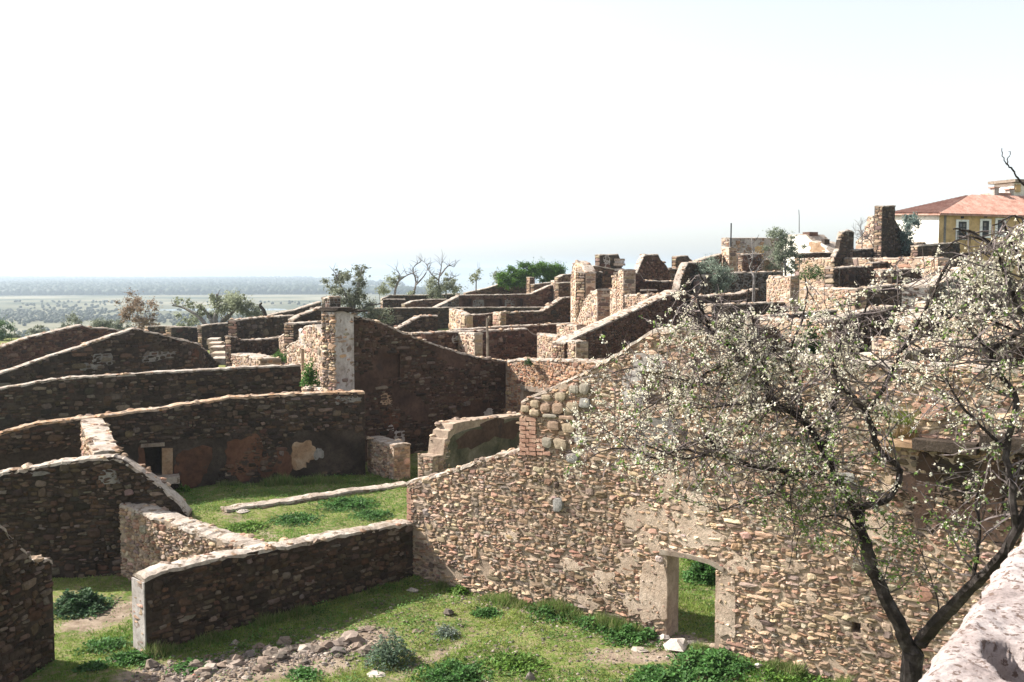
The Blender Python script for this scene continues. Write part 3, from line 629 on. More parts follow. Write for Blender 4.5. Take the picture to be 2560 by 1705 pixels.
# jagged stones on the pier's sunlit side
OO = WP['A'] + WP['D'] * WP['s0']
lay_stones(rP, OO, -WP['N'], -WP['D'], -.02, .8, lambda s: 0 * np.asarray(s) + WP['zt'](WP['s0']) - .1, lambda s: 0.0, (.3, .14), PAL_TAN, 90, prot=.09)
b = Buf(); q = on_plane(862, 778, WP['A'], WP['D'])
for k, (ox, oz, hx) in enumerate(((.0, .02, .62), (-.1, .09, .45), (.7, -.06, .6))):
    p2 = q[:2] + WP['D'] * ox - WP['N'] * .4
    b.add(box_verts(p2[0], p2[1], q[2] + oz, q[2] + oz + .07, WP['D'][0], WP['D'][1], hx, .52), BOXF); b.build('capping_slab', MORTAR_D, rP); b = Buf()

# ------------------------------------------------------------------ left middle distance
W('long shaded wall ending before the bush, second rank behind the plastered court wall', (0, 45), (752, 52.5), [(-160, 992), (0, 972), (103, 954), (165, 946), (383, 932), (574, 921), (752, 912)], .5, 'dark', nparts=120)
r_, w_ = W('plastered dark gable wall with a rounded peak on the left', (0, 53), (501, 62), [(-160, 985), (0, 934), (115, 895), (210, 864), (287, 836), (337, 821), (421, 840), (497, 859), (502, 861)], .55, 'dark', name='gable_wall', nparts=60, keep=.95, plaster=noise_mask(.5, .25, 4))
for x0, x1, y0, y1 in ((235, 285, 880, 915), (350, 440, 878, 902), (190, 250, 908, 926)): patch(r_, w_, x0, x1, y0, y1, PL_GREY, off=.02)
patch(r_, w_, 478, 497, 872, 905, PL_RED, off=.03)
W('reddish shaded wall furthest up at the left edge', (0, 64), (320, 73), [(-160, 925), (0, 869), (77, 843), (140, 827), (203, 813), (216, 818), (268, 821), (314, 826)], .6, 'red', nparts=30)
W('low dark enclosure wall left of the old olive', (430, 100), (516, 104), [(429, 818), (470, 817), (513, 819)], .9, 'dark')
W('far low wall on the rim beyond the plastered gable', (370, 110), (440, 113), [(370, 816), (442, 815)], .6, 'dark')
W('dark wall directly behind the olive trunk', (505, 99), (580, 103), [(505, 814), (545, 809), (580, 807)], .6, 'dark')
r_, w_ = W('square topped roofless house with a pale sunlit left end', (593, 76), (742, 86), [(593, 800), (650, 794), (738, 788)], .8, 'dark', name='roofless_house', cat='ruin')
W('curved low wall in front of the roofless house', (592, 67.5), (745, 75), [(578, 840), (592, 845), (612, 850), (660, 848), (745, 840)], .5, 'dark', nparts=40)
W('low block of wall with a wide pale sunlit top below the curved wall', (576, 67), (650, 60.5), [(576, 884), (610, 889), (650, 898)], 1.3, 'lit', nparts=30)
W('small triangular wall piece behind the tall pier', (752, 76), (806, 78), [(735, 800), (752, 788), (780, 778), (806, 768)], .6, 'dark')
W('narrow shelf of dark wall just left of the pier', (738, 66), (808, 69), [(735, 809), (808, 804)], .8, 'dark')
W('little buttress with a steep pale top leaning on the curved wall', (697, 71), (747, 67), [(697, 842), (720, 829), (741, 816), (747, 816)], .8, 'lit')
W('dark ruined roofline rising towards the pier', (640, 100), (803, 112), [(640, 797), (700, 782), (740, 775), (770, 765), (803, 754)], .6, 'dark')
W('short pale pier rising behind the tall whitewashed one', (804, 60), (824, 59), [(804, 743), (824, 744)], .7, 'grey', name='stone_pier', cat='pier')
W('small retaining wall beside the stone steps', (538, 83), (580, 86), [(538, 861), (580, 857)], .5, 'dark')
r_, w_ = W('tall sunlit wall fragment with a curved shoulder between bush and pier', (746, 56.5), (812, 52), [(746, 846), (756, 824), (764, 815), (790, 812), (800, 830), (812, 846)], .7, 'litp', name='broken_wall', nparts=80, openings=[('niche', 753, 761, 872, 928, .4)])
patch(r_, w_, 747, 762, 822, 868, PL_WHITE, rough=.08)
W('small sunlit wall piece left of the curved shoulder', (717, 60.5), (752, 57.5), [(717, 866), (750, 848)], .6, 'litp', nparts=30)
W('reddish return wall below the bush at the foot of the pier', (775, 46), (812, 43.5), [(760, 968), (812, 972)], .5, 'red', nparts=10)

W('dark side wall of the stone steps at the end of the plastered gable', (498, 64), (546, 75), [(497, 862), (512, 873), (530, 891), (546, 909)], .4, 'dark', nparts=10)
# steps
stp = empty('stone_steps', at_y(545, 905, 76)); tag(stp, 'flight of five worn stone steps climbing beside the plastered gable', 'steps')
tops = [(543, 896), (541, 883), (536, 868), (531, 858), (526, 848)]
for k, (px, py) in enumerate(tops):
    q = at_y(px, py, 73 + 2.2 * k); b = Buf()
    b.add(box_verts(q[0], q[1] + 1.0, q[2] - .45, q[2], 1, .15, .55 - .03 * k, 1.1), BOXF); b.build('step', CAP if k % 2 == 0 else MORTAR_L, stp)

# ------------------------------------------------------------------ centre
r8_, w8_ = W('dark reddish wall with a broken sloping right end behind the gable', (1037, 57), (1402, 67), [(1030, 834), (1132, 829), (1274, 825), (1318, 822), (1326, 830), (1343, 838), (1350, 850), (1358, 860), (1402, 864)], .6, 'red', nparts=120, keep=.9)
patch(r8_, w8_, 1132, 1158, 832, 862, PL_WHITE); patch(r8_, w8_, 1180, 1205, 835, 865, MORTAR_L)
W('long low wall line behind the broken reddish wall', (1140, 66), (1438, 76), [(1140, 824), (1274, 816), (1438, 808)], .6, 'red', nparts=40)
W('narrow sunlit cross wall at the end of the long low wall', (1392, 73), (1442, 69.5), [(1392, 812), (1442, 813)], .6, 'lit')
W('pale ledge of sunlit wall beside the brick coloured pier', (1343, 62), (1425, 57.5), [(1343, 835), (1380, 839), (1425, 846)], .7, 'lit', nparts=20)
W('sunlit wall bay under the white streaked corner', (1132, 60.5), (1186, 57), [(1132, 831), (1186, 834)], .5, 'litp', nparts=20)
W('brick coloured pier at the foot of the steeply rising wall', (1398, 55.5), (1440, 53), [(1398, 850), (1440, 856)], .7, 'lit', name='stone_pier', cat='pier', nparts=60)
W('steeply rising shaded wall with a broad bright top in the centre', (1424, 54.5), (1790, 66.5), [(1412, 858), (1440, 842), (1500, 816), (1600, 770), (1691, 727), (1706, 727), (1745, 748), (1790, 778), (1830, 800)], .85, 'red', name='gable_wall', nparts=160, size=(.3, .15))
W('small dark gable end poking up beyond the great gable', (990, 70), (1094, 74), [(985, 826), (997, 820), (1052, 790), (1094, 789)], .5, 'dark', nparts=20)
W('sunlit grassy end wall of the low walled enclosure', (1123, 91), (1165, 85), [(1123, 772), (1140, 776), (1165, 788)], .6, 'litp', nparts=20)
W('enclosure wall kinking up to a high right corner', (1165, 85), (1427, 96), [(1165, 788), (1232, 784), (1251, 782), (1358, 778), (1408, 744), (1427, 743)], .6, 'red', nparts=60)
W('small sunlit pier set in the enclosure wall', (1232, 86.2), (1252, 84.8), [(1232, 781), (1252, 781)], .5, 'lit', name='stone_pier', cat='pier')
W('long thin wall top crossing behind the enclosure', (925, 100), (1378, 112), [(925, 771), (1094, 769), (1366, 768), (1378, 768)], .6, 'dark')
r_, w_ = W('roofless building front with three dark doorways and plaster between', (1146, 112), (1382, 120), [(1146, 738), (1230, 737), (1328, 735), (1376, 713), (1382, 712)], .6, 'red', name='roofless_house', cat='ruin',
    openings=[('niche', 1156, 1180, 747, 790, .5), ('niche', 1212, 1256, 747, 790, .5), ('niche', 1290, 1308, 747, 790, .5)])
patch(r_, w_, 1182, 1210, 748, 770, PL_GREY, rough=.06); patch(r_, w_, 1262, 1286, 747, 770, PL_GREY, rough=.06)
W('pale square corner pier at the right of the roofless front', (1377, 121), (1400, 117), [(1377, 702), (1400, 703)], .9, 'litp', name='stone_pier', cat='pier')
W('grey sloping end wall left of the roofless front', (1088, 108), (1147, 112), [(1088, 770), (1147, 741)], .6, 'grey')
W('long low pitched gable against the lake glare', (1165, 135), (1325, 142), [(1165, 732), (1220, 720), (1318, 688), (1325, 690)], .6, 'red', name='gable_wall')
W('stub of wall with a lower shoulder right of the pitched gable', (1325, 133), (1345, 134), [(1325, 693), (1336, 694), (1338, 712), (1345, 713)], .7, 'red')
W('low reddish wall under the bright green bushes', (1336, 128), (1378, 131), [(1336, 711), (1378, 706)], .6, 'red')
W('far dark wall line behind the bare trees', (955, 126), (1150, 131), [(955, 747), (975, 738), (1060, 738), (1100, 737), (1150, 734)], .6, 'dark')
W('low dark enclosure nearest the plumed tree', (957, 118), (1015, 120), [(957, 756), (966, 748), (1013, 748)], .6, 'dark')
W('low humped wall right of the low dark enclosure', (1015, 115), (1118, 121), [(1013, 760), (1035, 753), (1060, 749), (1118, 748)], .6, 'red')
W('ruined wall stump under the sky right of the green bushes', (1396, 116), (1432, 118), [(1396, 694), (1410, 687), (1430, 685)], .6, 'red')
W('reddish door wall between square pier and arched pillar', (1398, 109), (1432, 111), [(1398, 707), (1432, 706)], .6, 'red')
W('tall sunlit pillar with a rounded head and a slit doorway', (1427, 82.5), (1464, 77.5), [(1427, 700), (1432, 664), (1440, 653), (1450, 656), (1458, 668), (1464, 682)], .8, 'litp', name='ruined_pillar', cat='pillar', nparts=20, openings=[('niche', 1441, 1446, 712, 770, .3)])
W('dark block of wall adjoining the round headed pillar', (1463, 77.6), (1506, 80.5), [(1463, 681), (1506, 680)], .8, 'dark')
W('dark wall stretch behind the round headed pillar', (1462, 95), (1560, 99), [(1462, 670), (1490, 664), (1545, 674), (1560, 688)], .6, 'red')
r_, w_ = W('flaring chimney breast with a grey white plaster panel', (1500, 99), (1556, 102), [(1500, 637), (1546, 636), (1553, 656), (1558, 690)], .6, 'dark', name='chimney_stack', cat='chimney')
patch(r_, w_, 1508, 1526, 639, 668, PL_WHITE, rough=.1); patch(r_, w_, 1502, 1535, 680, 700, PL_WHITE)
W('leaning broken buttress, sunlit on its left face', (1436, 73), (1493, 67), [(1436, 815), (1450, 782), (1463, 748), (1478, 729), (1493, 724)], .9, 'litp', name='broken_wall', nparts=40)
W('low sunlit door jamb wall left of the slab topped pillar', (1507, 77), (1533, 75), [(1507, 726), (1533, 723)], .5, 'litp')
r_, w_ = W('sunlit pillar topped with a pile of flat slabs', (1531, 75), (1558, 71), [(1531, 700), (1538, 684), (1548, 676), (1558, 674)], .9, 'litp', name='ruined_pillar', cat='pillar', nparts=20)
for k, (y0, w) in enumerate(((692, 11), (683, 8), (670, 10), (664, 8), (658, 9))):
    q = at_y(1549, y0 - 6, 73.3); b = Buf(); b.add(box_verts(q[0], q[1], q[2], q[2] + .16, .9, -.3, w * .036, .45), BOXF); b.build('slab', PL_WHITE if k % 2 else CAP, r_)
W('dark wall right of the slab topped pillar', (1557, 73), (1690, 78), [(1557, 684), (1600, 683), (1612, 702), (1690, 704)], .6, 'red', nparts=20)
W('low sunlit wall behind the steeply rising wall', (1562, 67), (1655, 62.5), [(1562, 738), (1610, 736), (1655, 741)], .6, 'lit', nparts=20)
q = at_y(1622, 727, 66); sb = empty('stone_bench', q); tag(sb, 'thin stone slab resting like a bench on one leg', 'bench')
b = Buf(); b.add(box_verts(q[0], q[1], q[2], q[2] + .09, 1, -.1, .55, .2), BOXF); b.build('seat', CAP, sb)
b = Buf(); b.add(box_verts(q[0] - .05, q[1], q[2] - .5, q[2] - .002, 1, 0, .07, .12), BOXF); b.build('leg', MORTAR_L, sb)
W('dark flat topped gable standing alone against the sky', (1588, 82), (1674, 86), [(1588, 692), (1598, 668), (1604, 652), (1612, 637), (1644, 636), (1650, 648), (1658, 655), (1668, 668), (1676, 677)], .4, 'red', name='gable_wall', nparts=80, size=(.35, .17))
W('small block shaped stump right of the flat topped gable', (1692, 105), (1732, 108), [(1692, 641), (1720, 639), (1724, 646), (1732, 652)], .6, 'dark')
r_, w_ = W('bluish plastered wall below the block shaped stump', (1672, 90), (1724, 92), [(1672, 672), (1724, 671)], .6, 'dark'); patch(r_, w_, 1673, 1690, 680, 720, PL_GREY, rough=.05)
W('leaning ruin with a sunlit jagged left edge beside the silvery olive', (1697, 72), (1765, 76), [(1697, 724), (1705, 690), (1713, 668), (1720, 657), (1765, 656)], .55, 'dark', name='broken_wall', nparts=20)
W('sloping wall top climbing to the pier beside the lamp pole', (1738, 92), (1805, 98), [(1738, 655), (1770, 644), (1805, 635)], .6, 'red')
W('small sunlit pier below the tall thin pole', (1804, 98), (1823, 96), [(1804, 618), (1823, 619)], .8, 'litp', name='stone_pier', cat='pier')
q = at_y(1827, 620, 99); b = Buf(); b.add(box_verts(q[0], q[1], q[2] - .6, q[2] + 2.45, 1, 0, .055, .055), BOXF); b.add(box_verts(q[0], q[1], q[2] - .9, q[2] - .6, 1, 0, .1, .1), BOXF)
tag(b.build('pole', IRON, loc=tuple(q)), 'thin upright grey pole against the sky', 'pole')
r_, w_ = W('flat topped old house with blotched whitewash beside the pole', (1824, 101), (1960, 108), [(1824, 595), (1926, 595), (1960, 597)], 1.0, 'white', name='old_house', cat='house', nparts=10, keep=.35, tint=lambda x, z: .8 + 0 * x)
patch(r_, w_, 1886, 1912, 616, 632, PL_YELLOW, rough=.15); patch(r_, w_, 1835, 1850, 620, 640, PL_WHITE)
r_, w_ = W('white gabled cottage half hidden by the tall olive', (1925, 115), (2078, 106), [(1925, 604), (1972, 587), (2016, 586), (2030, 602), (2052, 608), (2078, 632)], 2.5, 'cream', name='cottage', cat='house', keep=.02, nparts=0)
face_box(r_, w_, 2003, 2020, 580, 592, -.2, -1.4, MORTAR_R, 'chimney'); patch(r_, w_, 2020, 2062, 606, 635, PL_ORANGE); face_box(r_, w_, 2048, 2056, 598, 612, -.3, -1.0, MORTAR_D, 'chimney')
W('dark low wall in front of the white gabled cottage', (2000, 96), (2080, 99), [(2000, 634), (2080, 631)], .6, 'dark')
W('long sunlit retaining wall under the cottage', (2000, 92), (2172, 84), [(2000, 647), (2100, 644), (2172, 646)], .8, 'lit', nparts=30)
W('sunlit retaining wall running on under the dark garden wall', (2172, 84.5), (2335, 79), [(2172, 646), (2240, 645), (2335, 642)], .8, 'lit', nparts=30)
W('square dark roofless cell with a sunlit left end', (1858, 82), (1904, 84), [(1858, 635), (1904, 635)], .5, 'red', name='roofless_house', cat='ruin')
W('sloping reddish wall falling away right of the dark cell', (1904, 84.2), (1957, 87), [(1904, 640), (1957, 676)], .6, 'lit')
W('long shaded wall behind the young bare tree', (1750, 73), (1955, 80), [(1750, 690), (1830, 682), (1955, 679)], .6, 'grey', nparts=20)
W('low wall with a thin bright top under the silvery olive', (1745, 63), (1896, 70), [(1745, 740), (1845, 735), (1896, 722)], .6, 'dark', nparts=20)
W('dark terrace wall below the young bare tree', (1782, 57), (1962, 63), [(1782, 763), (1890, 758), (1962, 755)], .6, 'dark', nparts=20)
W('squat sunlit stone block right of the young bare tree', (1917, 66), (1976, 62), [(1917, 700), (1924, 692), (1976, 692)], .55, 'lit', name='stone_pier', cat='pier', nparts=20)
W('tapering ruined pillar against the sky left of the chimney tower', (2090, 86), (2135, 89), [(2088, 640), (2098, 622), (2102, 600), (2106, 582), (2112, 577), (2131, 577), (2135, 581)], .4, 'dark', name='ruined_pillar', cat='pillar', nparts=20)
W('dark garden wall at the foot of the chimney tower', (2134, 88), (2290, 97), [(2134, 625), (2210, 619), (2290, 614)], .6, 'dark', nparts=20)
W('dark wall with a lit edge below the yellow house', (2296, 88), (2400, 93), [(2296, 614), (2400, 606)], .7, 'dark', nparts=20)
W('black upper terrace wall right below the yellow house', (2292, 97), (2440, 104), [(2292, 606), (2440, 597)], .6, 'dark')
W('tall square chimney tower, lit on the left and dark on the right', (2207, 90), (2238, 92), [(2207, 515), (2238, 514)], .75, 'dark', name='chimney_tower', cat='tower', nparts=30, size=(.45, .2))
W('pinkish jagged ruin leaning on the left of the chimney tower', (2140, 97), (2210, 93), [(2140, 605), (2160, 580), (2168, 548), (2171, 539), (2182, 540), (2186, 560), (2196, 566), (2210, 572)], .8, 'litp', name='broken_wall')
W('sloping dark rubble shoulder right of the chimney tower', (2238, 92.2), (2290, 95), [(2238, 548), (2246, 566), (2262, 590), (2290, 614)], .8, 'dark', name='broken_wall')
W('dark roofless cell with a slanting sunlit left side', (2086, 74), (2182, 80), [(2086, 670), (2130, 667), (2182, 664)], .7, 'dark', name='roofless_house', cat='ruin', nparts=20)
W('slanting sunlit side wall of the dark roofless cell', (2058, 78), (2086, 74), [(2058, 726), (2070, 698), (2080, 676), (2086, 670)], .4, 'grey')
W('dark gap wall between two roofless cells', (2182, 81), (2232, 84), [(2182, 657), (2232, 654)], .6, 'dark')
W('deep dark room with a slim upright post at its right', (2208, 72), (2306, 78), [(2208, 675), (2306, 672)], .6, 'dark', name='roofless_house', cat='ruin', nparts=20)
W('narrow sunlit corner pier of the deep dark room', (2191, 74), (2209, 72), [(2191, 675), (2209, 675)], .6, 'lit', name='stone_pier', cat='pier')
W('broad sunlit pinkish wall in front of the slanting cell', (2011, 70), (2143, 64), [(2011, 719), (2143, 722)], .7, 'lit', nparts=40)
W('dark wall shading a strip of bright grass', (2143, 64), (2312, 72), [(2143, 724), (2200, 716), (2230, 712), (2312, 714)], .6, 'dark', nparts=30)
W('thin dark wall line with a bright top behind the blossom', (1883, 49), (2092, 57), [(1883, 793), (2000, 784), (2092, 775)], .5, 'dark', nparts=30)
W('sunlit wall just above the dark bushy pit', (1900, 46), (2062, 41.5), [(1900, 795), (1960, 800), (2062, 802)], .6, 'lit', nparts=60)
W('deep shaded wall behind the dark green bush', (1876, 43), (1990, 46), [(1876, 812), (1990, 824)], .4, 'dark', nparts=20)
W('shaded wall rising to a square right end in the blossom', (2080, 46), (2231, 53), [(2080, 798), (2140, 784), (2194, 771), (2231, 766)], .6, 'dark', nparts=40)
W('sunlit rubble wall with grass above and below it', (2228, 52), (2302, 49), [(2228, 784), (2302, 789)], .5, 'lit', nparts=40)
W('dark humped wall with a ragged sunlit left edge', (2303, 46), (2374, 49), [(2300, 812), (2306, 790), (2318, 776), (2335, 768), (2362, 776), (2374, 790)], 1.0, 'dark', name='broken_wall', nparts=30)
W('small sunlit pillar behind the dark humped wall', (2287, 51), (2314, 49), [(2287, 757), (2314, 754)], .6, 'lit', name='ruined_pillar', cat='pillar')
W('pale pinkish wall at the right edge behind the branches', (2370, 46), (2570, 40), [(2370, 792), (2400, 787), (2480, 792), (2640, 806)], .7, 'litp', nparts=60)
W('dark wall under a broad slanting pale slab top', (2328, 58), (2500, 68), [(2325, 716), (2420, 684), (2498, 654), (2520, 655)], 1.6, 'grey', nparts=20, keep=.5)
W('sunlit wall strip close behind the tall house wall', (2180, 40), (2372, 36), [(2180, 845), (2372, 850)], .6, 'lit', nparts=60)
W('low sunlit ledge wall just over the tall wall top', (2150, 36), (2264, 33.5), [(2150, 884), (2264, 882)], .5, 'lit', nparts=40)
W('dark low cross wall near the right end of the tall wall top', (2264, 33), (2352, 36), [(2264, 878), (2352, 872)], .5, 'dark', nparts=30)
W('far dark wall peeping through the arching branches', (2371, 75), (2485, 80), [(2371, 654), (2485, 654)], .6, 'dark')
W('small sunlit wall between slab topped wall and dark cell', (2366, 66), (2444, 62), [(2366, 670), (2444, 671)], .6, 'lit')
W('sunlit end wall closing the deep dark room on the right', (2300, 80), (2345, 75), [(2300, 648), (2345, 646)], .8, 'lit')
W('dark wall peeping below the pale pinkish wall', (2470, 37), (2620, 42), [(2470, 856), (2620, 850)], .5, 'dark', nparts=20)
# kerb of an old foundation across the court
ka, kb = g(570, 1284), g(1018, 1217)
kr, kw = wall('ankle high stone footing crossing the grassy court', ka, kb, [(566, 1276), (640, 1265), (760, 1247), (880, 1229), (1018, 1211)], .5, 'lit', name='wall_footing', cat='footing', nparts=0, size=(.4, .1), capw=.05)
q = g(606, 1284); b = Buf()
# ------------------------------------------------------------------ rocks
def rock(b, x, y, z, r, col, sq=.6, rr=rnd):
    V = []; n1, n2 = 7, 3
    V.append((x, y, z + r * sq * rr.uniform(.8, 1.05)))
    for i, (cz, cr) in enumerate(((.62, .62), (.1, 1.0), (-.5, .8))):
        for k in range(n1):
            a = k * 2 * math.pi / n1 + i * .4; q = r * cr * rr.uniform(.6, 1.25)
            V.append((x + math.cos(a) * q, y + math.sin(a) * q * rr.uniform(.7, 1.1), z + r * sq * cz * rr.uniform(.5, 1.5)))
    Fc = [(0, 1 + k, 1 + (k + 1) % n1) for k in range(n1)]
    for i in range(2): Fc += [(1 + i * n1 + k, 1 + (i + 1) * n1 + k, 1 + (i + 1) * n1 + (k + 1) % n1, 1 + i * n1 + (k + 1) % n1) for k in range(n1)]
    b.add(V, Fc, col)
ROCKC = [(.26, .205, .17), (.19, .15, .12), (.34, .285, .24), (.16, .135, .12), (.22, .165, .13), (.11, .09, .075)]
def put_rock(px, py, rpx, label=None, group=None, sq=.6, name='rock', col=None):
    q = at_z(px, py, 0); q[2] = float(G(q[0], q[1])); r = rpx / F * q[1]
    b = Buf(); rock(b, q[0], q[1], q[2] + r * sq * .3, r, col or rnd.choice(ROCKC), sq)
    o = b.build(name, STONE_A, loc=tuple(q)); tag(o, label or 'loose stone lying in the rubble strip beside the low shaded wall', 'stone', group or 'loose stones in the rubble strip')
    return o
NAMED = [(880, 1600, 38, 'large tilted pinkish boulder at the head of the rubble strip', .5), (915, 1575, 24, 'flat slab lying half in the wall shadow', .25), (1122, 1540, 17, 'lone dark stone on the grass before the tall wall', .7),
         (1040, 1581, 13, 'pair stone, brownish half, beside the low grey bush', .6), (1056, 1583, 11, 'whitish small stone beside the low grey bush', .6), (1693, 1622, 40, 'big pale boulder at the doorway threshold', .55),
         (1660, 1600, 18, 'pale stone against the left foot of the doorway', .6), (1735, 1612, 20, 'flat brown stone inside the doorway', .35), (1895, 1672, 17, 'pale stone under the foot of the tall wall near the tree', .6),
         (1324, 1700, 15, 'upright stone at the bottom edge of the photo', 1.1), (1280, 1500, 16, 'pinkish stone at the foot of the tall wall', .5), (1600, 1628, 22, 'long flat stone in the grass left of the doorway', .25),
         (943, 1680, 28, 'flat pale slab at the near end of the rubble', .25), (378, 1672, 22, 'dark pointed stone at the corner of the low wall', 1.0), (485, 1697, 16, 'red broken brick at the bottom edge', .5), (1030, 1478, 16, 'pale stone in deep shadow under the low wall', .5),
         (604, 1284, 22, 'broad white slab where the stone footing starts', .2), (1250, 1640, 12, 'small pink stone in the bare earth patch', .5), (1130, 1660, 14, 'flat buff stone among the leafy weeds', .3), (1270, 1672, 9, 'round grey pebble low in the foreground grass', .6), (468, 1208, 15, 'pinkish lump of fallen plaster below the dark doorway', .5)]
for px, py, r_, l_, sq in NAMED: put_rock(px, py, r_, l_, None, sq, 'rock', (.42, .17, .11) if 'brick' in l_ else (.43, .37, .325) if ('pale' in l_ or 'white' in l_) else None)['group'] = 'named loose stones'
n = 0
while n < 130:
    t = rnd.random(); px = 400 + 500 * t + rnd.gauss(0, 22); py = 1700 - 95 * t + rnd.gauss(0, 15 + 10 * (1 - t)); 
    if py > 1725 or py < 1585: continue
    put_rock(px, py, rnd.choice((5, 6, 8, 10, 13, 18, 24))); n += 1
b = Buf(); gb = Buf()
for k in range(3600):
    t = rnd.random()
    if k < 1900: px = 380 + 560 * t + rnd.gauss(0, 35); py = 1700 - 100 * t + rnd.gauss(0, 22)
    else:
        px = rnd.uniform(900, 2050); py = (1480 + (px - 1100) * .12 + rnd.uniform(20, 210)) if k % 2 else 1466 + (px - 1114) * .243 + abs(rnd.gauss(0, 16))
    q = at_z(px, py, 0); rock(b, q[0], q[1], float(G(q[0], q[1])) + .005, rnd.uniform(.015, .055), rnd.choice(ROCKC), .6)
tag(b.build('rubble', STONE_A), 'small broken stone chips scattered over the rubble strip and grass', 'rubble', kind='stuff')

# loose stones bedded along the wall tops
for root_, A_, D_, N_, th_, zt_, s0_, s1_, dist_, sty_, cap_ in WALLS:
    if dist_ > 95 or root_.name.startswith('wall_footing'): continue
    b = Buf(); sc_ = 1 + dist_ / 70
    for _ in range(int((s1_ - s0_) * (5 if dist_ < 50 else 3) / sc_) + 2):
        s_ = rnd.uniform(s0_, s1_); d_ = rnd.choice((rnd.uniform(-.03, .12), rnd.uniform(.1, th_), th_ - .05)); q = A_ + D_ * s_ - N_ * d_
        r_ = rnd.uniform(.04, .12) * sc_; rock(b, q[0], q[1], float(zt_(s_)) + .02, r_, np.array(rnd.choice(PAL_TAN)) * rnd.uniform(.9, 1.35), rnd.uniform(.3, .6))
    b.build('loose_cap_stones', STONE_A, root_)['kind'] = 'stuff'
# ------------------------------------------------------------------ grass and weeds
def grass(n, poly, hgt, name, label):
    (x0, x1), (y0, y1) = poly
    x = rng.uniform(x0, x1, n); y = rng.uniform(y0, y1, n)
    k = rng.random(n) > np.clip(dirt(x, y) * 1.4 + .12 + .45 * sn(x, y, 1.9, 3) + .25 * sn(x, y, 5.2, 1), 0, .97)
    x, y = x[k], y[k]; n = len(x); z = G(x, y) - .01
    patchy = .55 + .45 * sn(x, y, 1.3, 4) + .3 * sn(x, y, 4.1)
    h = hgt * rng.uniform(.5, 1.2, n) * np.clip(patchy + .45, .3, 1.4); a = rng.uniform(0, 6.283, n); w = rng.uniform(.008, .016, n)
    lx, ly = rng.normal(0, .5, n) * h, rng.normal(0, .5, n) * h
    V = np.zeros((n, 3, 3)); V[:, 0] = np.stack([x - np.cos(a) * w, y - np.sin(a) * w, z], -1); V[:, 1] = np.stack([x + np.cos(a) * w, y + np.sin(a) * w, z], -1)
    V[:, 2] = np.stack([x + lx, y + ly, z + h], -1)
    t = np.clip(.5 + .5 * sn(x, y, .8, 1) + rng.normal(0, .25, n), 0, 1)[:, None]
    C_ = np.array([.11, .215, .035]) * (1 - t) + np.array([.28, .32, .085]) * t
    b = Buf(); b.addnp(V.reshape(-1, 3), np.arange(3 * n).reshape(n, 3), np.repeat(C_, 3, axis=0))
    tag(b.build(name, LEAF), label, 'grass', kind='stuff')
grass(120000, ((-9.5, 7.2), (19.5, 27.5)), .065, 'grass', 'short green turf in front of the tall sunlit wall')
grass(60000, ((-13, -2), (29, 42)), .07, 'grass', 'green turf inside the walled court')
grass(22000, ((-12.5, -6.5), (20, 28)), .06, 'grass', 'green turf between the corner stub and the low wall')
grass(26000, ((2.2, 9.0), (24, 34)), .10, 'grass', 'lush green growth seen through the doorway')

def base_grass(n, P, Q, off, hgt, label):
    P = np.array(P); Q = np.array(Q); d = (Q - P); L = np.linalg.norm(d); d /= L; m_ = np.array([d[1], -d[0]]); m_ = m_ if m_ @ (-P) > 0 else -m_
    t = rng.uniform(0, L, n); cl = np.clip(.5 + sn(t, t * 0 + P[0], 2.1) + .6 * sn(t, t * 0, 5.3), 0, 1.4); o_ = np.abs(rng.normal(0, .16, n)) + off
    xy = P + d * t[:, None] + m_ * o_[:, None]; x, y = xy.T; z = G(x, y) - .02; h = hgt * rng.uniform(.3, 1.1, n) * (.25 + cl); w = rng.uniform(.006, .014, n); a = rng.uniform(0, 6.28, n)
    V = np.zeros((n, 3, 3)); V[:, 0] = np.stack([x - np.cos(a) * w, y - np.sin(a) * w, z], -1); V[:, 1] = np.stack([x + np.cos(a) * w, y + np.sin(a) * w, z], -1)
    V[:, 2] = np.stack([x + rng.normal(0, .35, n) * h, y + rng.normal(0, .35, n) * h, z + h], -1)
    tt = np.clip(rng.normal(.35, .35, n), 0, 1)[:, None]; C_ = np.array([.10, .19, .035]) * (1 - tt) + np.array([.33, .30, .15]) * tt
    b = Buf(); b.addnp(V.reshape(-1, 3), np.arange(3 * n).reshape(n, 3), np.repeat(C_, 3, axis=0)); tag(b.build('long_grass', LEAF), label, 'grass', kind='stuff')
base_grass(16000, g(1100, 1462), g(2120, 1712), .02, .26, 'uneven long grass along the foot of the tall sunlit wall')
base_grass(6000, g(362, 1638), g(1030, 1448), .02, .22, 'long grass in shadow along the foot of the low shaded wall')
base_grass(6000, g(440, 1218), g(900, 1203), .05, .3, 'long grass along the foot of the plastered court wall')
